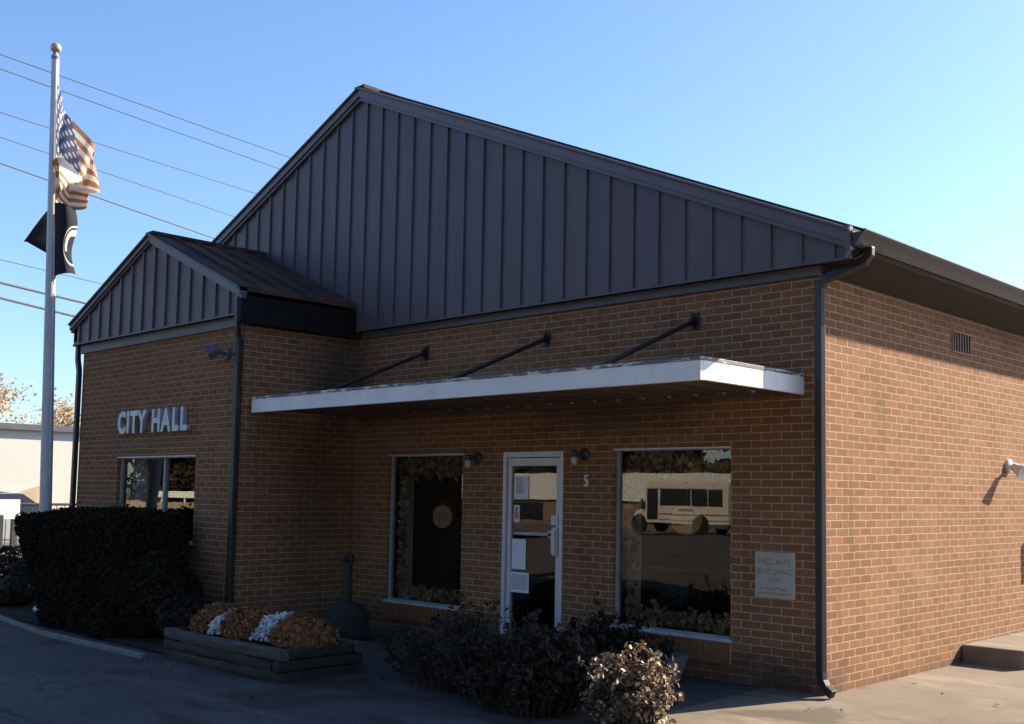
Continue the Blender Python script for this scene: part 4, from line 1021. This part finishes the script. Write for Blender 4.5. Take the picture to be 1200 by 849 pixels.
def car(base, rot, paint, label):
    t = thing('parked_car', base, label, 'car', 'parked cars before the stucco building'); t.rotation_euler = (0, 0, rot)
    def b(mb_, nm, mt, par=t, **k):
        o = mb_.build(nm, mt, None, **k); o.parent = par; return o
    body = [(-2.2, .30), (-2.25, .62), (-2.1, .82), (-1.5, .90), (1.0, .92), (1.9, .80), (2.2, .62), (2.25, .35), (2.1, .22), (-2.1, .22)]
    q = MB(); q.prism([(x, -.86, z) for x, z in body], (0, 1.72, 0)); b(q, 'body', paint, bevel=.06)
    cab = [(-1.55, .88), (-1.15, 1.36), (-.3, 1.46), (.35, 1.40), (1.05, .90)]
    q = MB(); n = len(cab); q.v = [(x, -.80+(z-.88)*.28, z) for x, z in cab]+[(x, .80-(z-.88)*.28, z) for x, z in cab]
    q.f = [tuple(reversed(range(n))), tuple(range(n, 2*n))]+[(i, (i+1) % n, n+(i+1) % n, n+i) for i in range(n)]; b(q, 'greenhouse', M['carglass'])
    q = MB(); q.v = [(-1.12, -.67, 1.375), (.33, -.67, 1.415), (.33, .67, 1.415), (-1.12, .67, 1.375), (-.9, -.6, 1.45), (.1, -.6, 1.475), (.1, .6, 1.475), (-.9, .6, 1.45)]
    q.f = [(0,3,2,1),(4,5,6,7),(0,1,5,4),(1,2,6,5),(2,3,7,6),(3,0,4,7)]; b(q, 'roof_panel', paint, bevel=.03)
    for x in (-1.4, 1.4):
        for y in (-.80, .80):
            w = b(MB().lathe([(.20, -.10), (.31, -.10), (.33, -.06), (.33, .06), (.31, .10), (.20, .10)], (x, y, .33), 20, (0, 1, 0)), 'wheel', M['tyre'])
            b(MB().lathe([(.195, -.105), (.12, -.085), (.12, .085), (.195, .105)], (x, y, .33), 16, (0, 1, 0)), 'rim', M['rim'], w)
    for y in (-.62, .62): b(MB().box(2.14, 2.235, y-.18, y+.18, .58, .70), 'headlight', M['lamp_clear']); b(MB().box(-2.252, -2.18, y-.14, y+.14, .62, .76), 'tail_light', M['lamp_red'])
car((-25.2, 2.6, -.004), math.radians(96), M['carwhite'], 'silver parked car behind the railing left of the flagpole')
car((-25.0, 8.2, -.004), math.radians(92), M['carblue'], 'blue parked car behind the railing right of the flagpole')
# low dark shrubs left of the hedge
def shrub_at(px, d, r, label, n=2600):
    p = at(px, 660, d); c = (p.x, p.y, r[2]*.75+gz(p.y))
    t = round_bush('low_shrub', c, r, n, .06, M['bg_leaf'], label, 'shrub', False, 'low shrubs left of the hedge', .12)
    q = MB()
    for i in range(26):
        a = random.uniform(0, 2*PI); rr = random.uniform(.2, .8); q.tube([(c[0], c[1], gz(p.y)), (c[0]+r[0]*rr*math.cos(a), c[1]+r[1]*rr*math.sin(a), c[2]+r[2]*random.uniform(.1, .8))], [.012, .004], 5, False)
    q.build('stems', M['stem'], t)
shrub_at(6, 16.5, (.42, .42, .34), 'open twiggy shrub at the far left edge below the sign', 900)
shrub_at(34, 17.5, (.30, .30, .22), 'small loose shrub close to the left end of the hedge', 500)
shrub_at(12, 15.2, (.50, .35, .20), 'spreading low shrub at the left edge nearest the walk', 1500)

# ------------------------------------------------------------------ across the street (mirrored in the glass, plus added sky-blocking trees)
op = thing('storefront_row', (-48, -50, -.6), 'long storefront with a white parapet band across the street', 'building')
oy = -47.5
MB().box(-80, -24, oy-14, oy, -.8, 1.2).build('lower_wall', M['brown_wall'], op)
MB().box(-80.1, -23.9, oy-14, oy+.25, 1.203, 3.02).build('parapet', M['stucco'], op)
for i in range(8): x = -77+i*6.1; MB().box(x, x+3.6, oy+.002, oy+.03, -.25, 1.0).build('shop_window', M['carglass'], op)
def big_tree(x, y, h, rad, seed, label, group, n=5200, leaf=.42, low=.36):
    rnd = random.Random(seed); z = street_z(y) if y > -60 else -.6
    t = thing('offscreen_tree', (x, y, z), label, 'tree', group); q = MB(); P = []; N = []
    q.tube([(x, y, z-.2), (x+.1, y, z+h*.2), (x-.1, y+.1, z+h*.45), (x, y, z+h*.8)], [h*.03, h*.024, h*.018, .05], 10)
    for k in range(13):
        a = rnd.uniform(0, 2*PI); zz = z+h*rnd.uniform(low, .95); rr = rad*rnd.uniform(.25, .8)*math.sin(min(1, (1.08-(zz-z)/h)*2.2)*PI/2)
        c = Vector((x+rr*math.cos(a), y+rr*math.sin(a), zz)); q.tube([(x, y, max(z+h*.28, zz-rr*.8)), c.lerp(Vector((x, y, zz)), .4), c], [h*.012, h*.008, .03], 6, False)
        R_ = rad*rnd.uniform(.36, .55); m_ = n//13
        d = rng.normal(0, 1, (m_, 3)); d /= np.linalg.norm(d, axis=1)[:, None]; p = d*R_*(rng.random(m_)**.4)[:, None]*np.array([1, 1, .75])
        P.append(p+np.array(c)); N.append(d)
    q.build('trunk', M['bark'], t); leaves('crown', np.concatenate(P), np.concatenate(N), leaf, M['brown_tree_leaf'], t, 1.4, 1.)
gq = 'unseen trees added across the street to block sky light'
for i, (x_, y_, h_, r_) in enumerate(((-38, -22, 11, 4.5), (-9, -20, 11, 4.8), (1, -22, 12, 5.), (11, -20, 12, 5.), (21, -23, 15, 6.), (32, -21, 15, 6))):  # added out of view to cut the sky light on the hall front
    big_tree(x_, y_, h_, r_, 60+i, 'tall brown leaved tree added across the street to block sky light', gq)
for i in range(13):
    big_tree(-128+i*9.2+random.uniform(-1.5, 1.5), -66+random.uniform(-2, 2), random.uniform(11, 14), 6.6, 90+i, 'brown autumn tree in the row behind the storefronts', 'trees behind the storefront row', 6500, .55, .08)
# shuttle bus
bz = -.49
bus = thing('shuttle_bus', (-31.6, -40, bz), 'cream shuttle bus parked across the street, mirrored in the right window', 'bus')
bx0, bx1, by0, by1 = -33.9, -28.35, -42.2, -40.0
q = MB(); q.prism([(bx0, by0, bz+.55), (bx0, by0, bz+2.62), (bx0+.25, by0, bz+2.78), (bx1-.15, by0, bz+2.82), (bx1, by0, bz+2.62), (bx1, by0, bz+.55)], (0, by1-by0, 0)); q.build('body', M['cream'], bus, bevel=.05)
q = MB(); q.prism([(bx0-.95, by0+.12, bz+.55), (bx0-.95, by0+.12, bz+1.05), (bx0-.75, by0+.12, bz+1.28), (bx0+.02, by0+.12, bz+1.40), (bx0+.02, by0+.12, bz+.55)], (0, by1-by0-.24, 0)); q.build('bonnet', M['cream'], bus, bevel=.05)
wd = [(bx0+.15, bx0+.85, .75, 2.45), (bx0+1.0, bx0+3.1, 1.55, 2.45), (bx0+3.16, bx0+4.2, 1.55, 2.45), (bx0+4.26, bx0+5.2, 1.55, 2.45)]
for i, (a_, b_, c_, d_) in enumerate(wd): MB().box(a_, b_, by1+.002, by1+.02, bz+c_, bz+d_).build('bus_door' if i == 0 else 'side_window', M['carglass'], bus)
q = MB(); q.box(bx0+.9, bx1-.02, by1+.002, by1+.012, bz+1.05, bz+1.11); q.box(bx0+.9, bx1-.02, by1+.002, by1+.012, bz+.74, bz+.78); q.build('side_stripe', M['dark_rail'], bus)
q = MB()
q.box(bx0+2.3, bx0+3.3, by1+.002, by1+.012, bz+1.27, bz+1.40)
q.build('worn_line', M['ink'], bus)
for x in (bx0-.45, bx0+3.75):
    for y in (by0+.18, by1-.12):
        w = MB().lathe([(.25, -.14), (.42, -.14), (.45, -.09), (.45, .09), (.42, .14), (.25, .14)], (x, y, bz+.45), 22, (0, 1, 0)).build('wheel', M['tyre'], bus)
        MB().lathe([(.24, -.13), (.15, -.10), (.15, .10), (.24, .13)], (x, y, bz+.45), 18, (0, 1, 0)).build('rim', M['rim'], w)
    MB().lathe([(.56, -.01), (.56, .01)], (x, by1+.012, bz+.50), 24, (0, 1, 0)).build('wheel_arch', M['black'], bus)
MB().box(bx0-1.02, bx0-.9, by0+.1, by1-.1, bz+.45, bz+.62).build('front_bumper', M['dark_rail'], bus)
MB().tube([(bx0+.05, by1+.0, bz+1.75), (bx0-.05, by1+.22, bz+1.72)], .02, 6).box(bx0-.12, bx0-.02, by1+.16, by1+.34, bz+1.5, bz+1.9).build('wing_mirror', M['dark_rail'], bus)
MB().box(bx0+.02, bx1-.05, by1+.003, by1+.03, bz+2.50, bz+2.56).build('rain_rail', M['alu'], bus)
for k in range(5): MB().box(bx0+.4+k*1.15, bx0+.5+k*1.15, by1-.12, by1-.02, bz+2.80, bz+2.86).build('roof_marker', M['orange'], bus)
MB().box(bx1-1.3, bx1-.1, by0+.1, by1-.02, bz+.35, bz+.56).build('rear_skirt', M['dark_rail'], bus)
for y in (by0+.4, by1-.35): MB().lathe([(.11, 0), (.09, .03)], (bx0-.955, y, bz+.9), 14, (-1, 0, 0)).build('headlight', M['lamp_clear'], bus)
# wooden fence with a white banner (mirrored in the wing window)
wf = thing('board_fence', (-34, -15, -.2), 'sunlit brown board fence mirrored in the wing window', 'fence')
q = MB(); x = -44.
while x < -29.5:
    h = random.uniform(-.03, .03); q.box(x, x+.17, -15.02, -14.98, -.3, 1.08+h); x += .185
q.build('boards', M['wood'], wf)
MB().box(-44, -29.4, -15.06, -15.02, .75, .85).build('fence_rail', M['wood'], wf)
bn = thing('white_banner', (-33.8, -15.2, -.2), 'white banner board on two posts above the brown board fence', 'banner')
MB().box(-35.5, -31.0, -15.22, -15.18, 1.25, 1.49).build('banner_board', M['white_paint'], bn)
for x in (-35.3, -33.5, -31.3): MB().box(x-.04, x+.04, -15.27, -15.221, -.3, 1.25).build('post', M['white_paint'], bn)

# ------------------------------------------------------------------ light
SUN = Vector((1, 2.6, 1.70)).normalized()
elev = math.asin(SUN.z); az = math.atan2(SUN.x, SUN.y)
w = bpy.data.worlds.new('World'); scene.world = w; w.use_nodes = True
nt = w.node_tree; nt.nodes.clear()
sky = nt.nodes.new('ShaderNodeTexSky'); sky.sky_type = 'NISHITA'; sky.sun_disc = False
sky.sun_elevation = elev; sky.sun_rotation = az; sky.air_density = 1.0; sky.dust_density = .9; sky.ozone_density = 4.2; sky.altitude = 200
bgd = nt.nodes.new('ShaderNodeBackground'); bgd.inputs['Strength'].default_value = .070
wo = nt.nodes.new('ShaderNodeOutputWorld'); tint = nt.nodes.new('ShaderNodeMix'); tint.data_type = 'RGBA'; tint.blend_type = 'MULTIPLY'; tint.inputs[0].default_value = 1; tint.inputs[7].default_value = (.945, .99, 1.05, 1); nt.links.new(sky.outputs[0], tint.inputs[6]); nt.links.new(tint.outputs[2], bgd.inputs[0]); nt.links.new(bgd.outputs[0], wo.inputs[0])
sd = bpy.data.lights.new('sun', 'SUN'); sd.energy = 4.3; sd.angle = math.radians(.5); sd.color = (1, .86, .66)
so = bpy.data.objects.new('sun', sd); COL.objects.link(so); so.rotation_euler = (-SUN).to_track_quat('-Z', 'Y').to_euler()
scene.view_settings.view_transform = 'Standard'; scene.view_settings.look = 'None'
scene.view_settings.exposure = 1.8; scene.view_settings.gamma = 1
scene.render.film_transparent = False
scene.cycles.max_bounces = 8; scene.cycles.transparent_max_bounces = 16
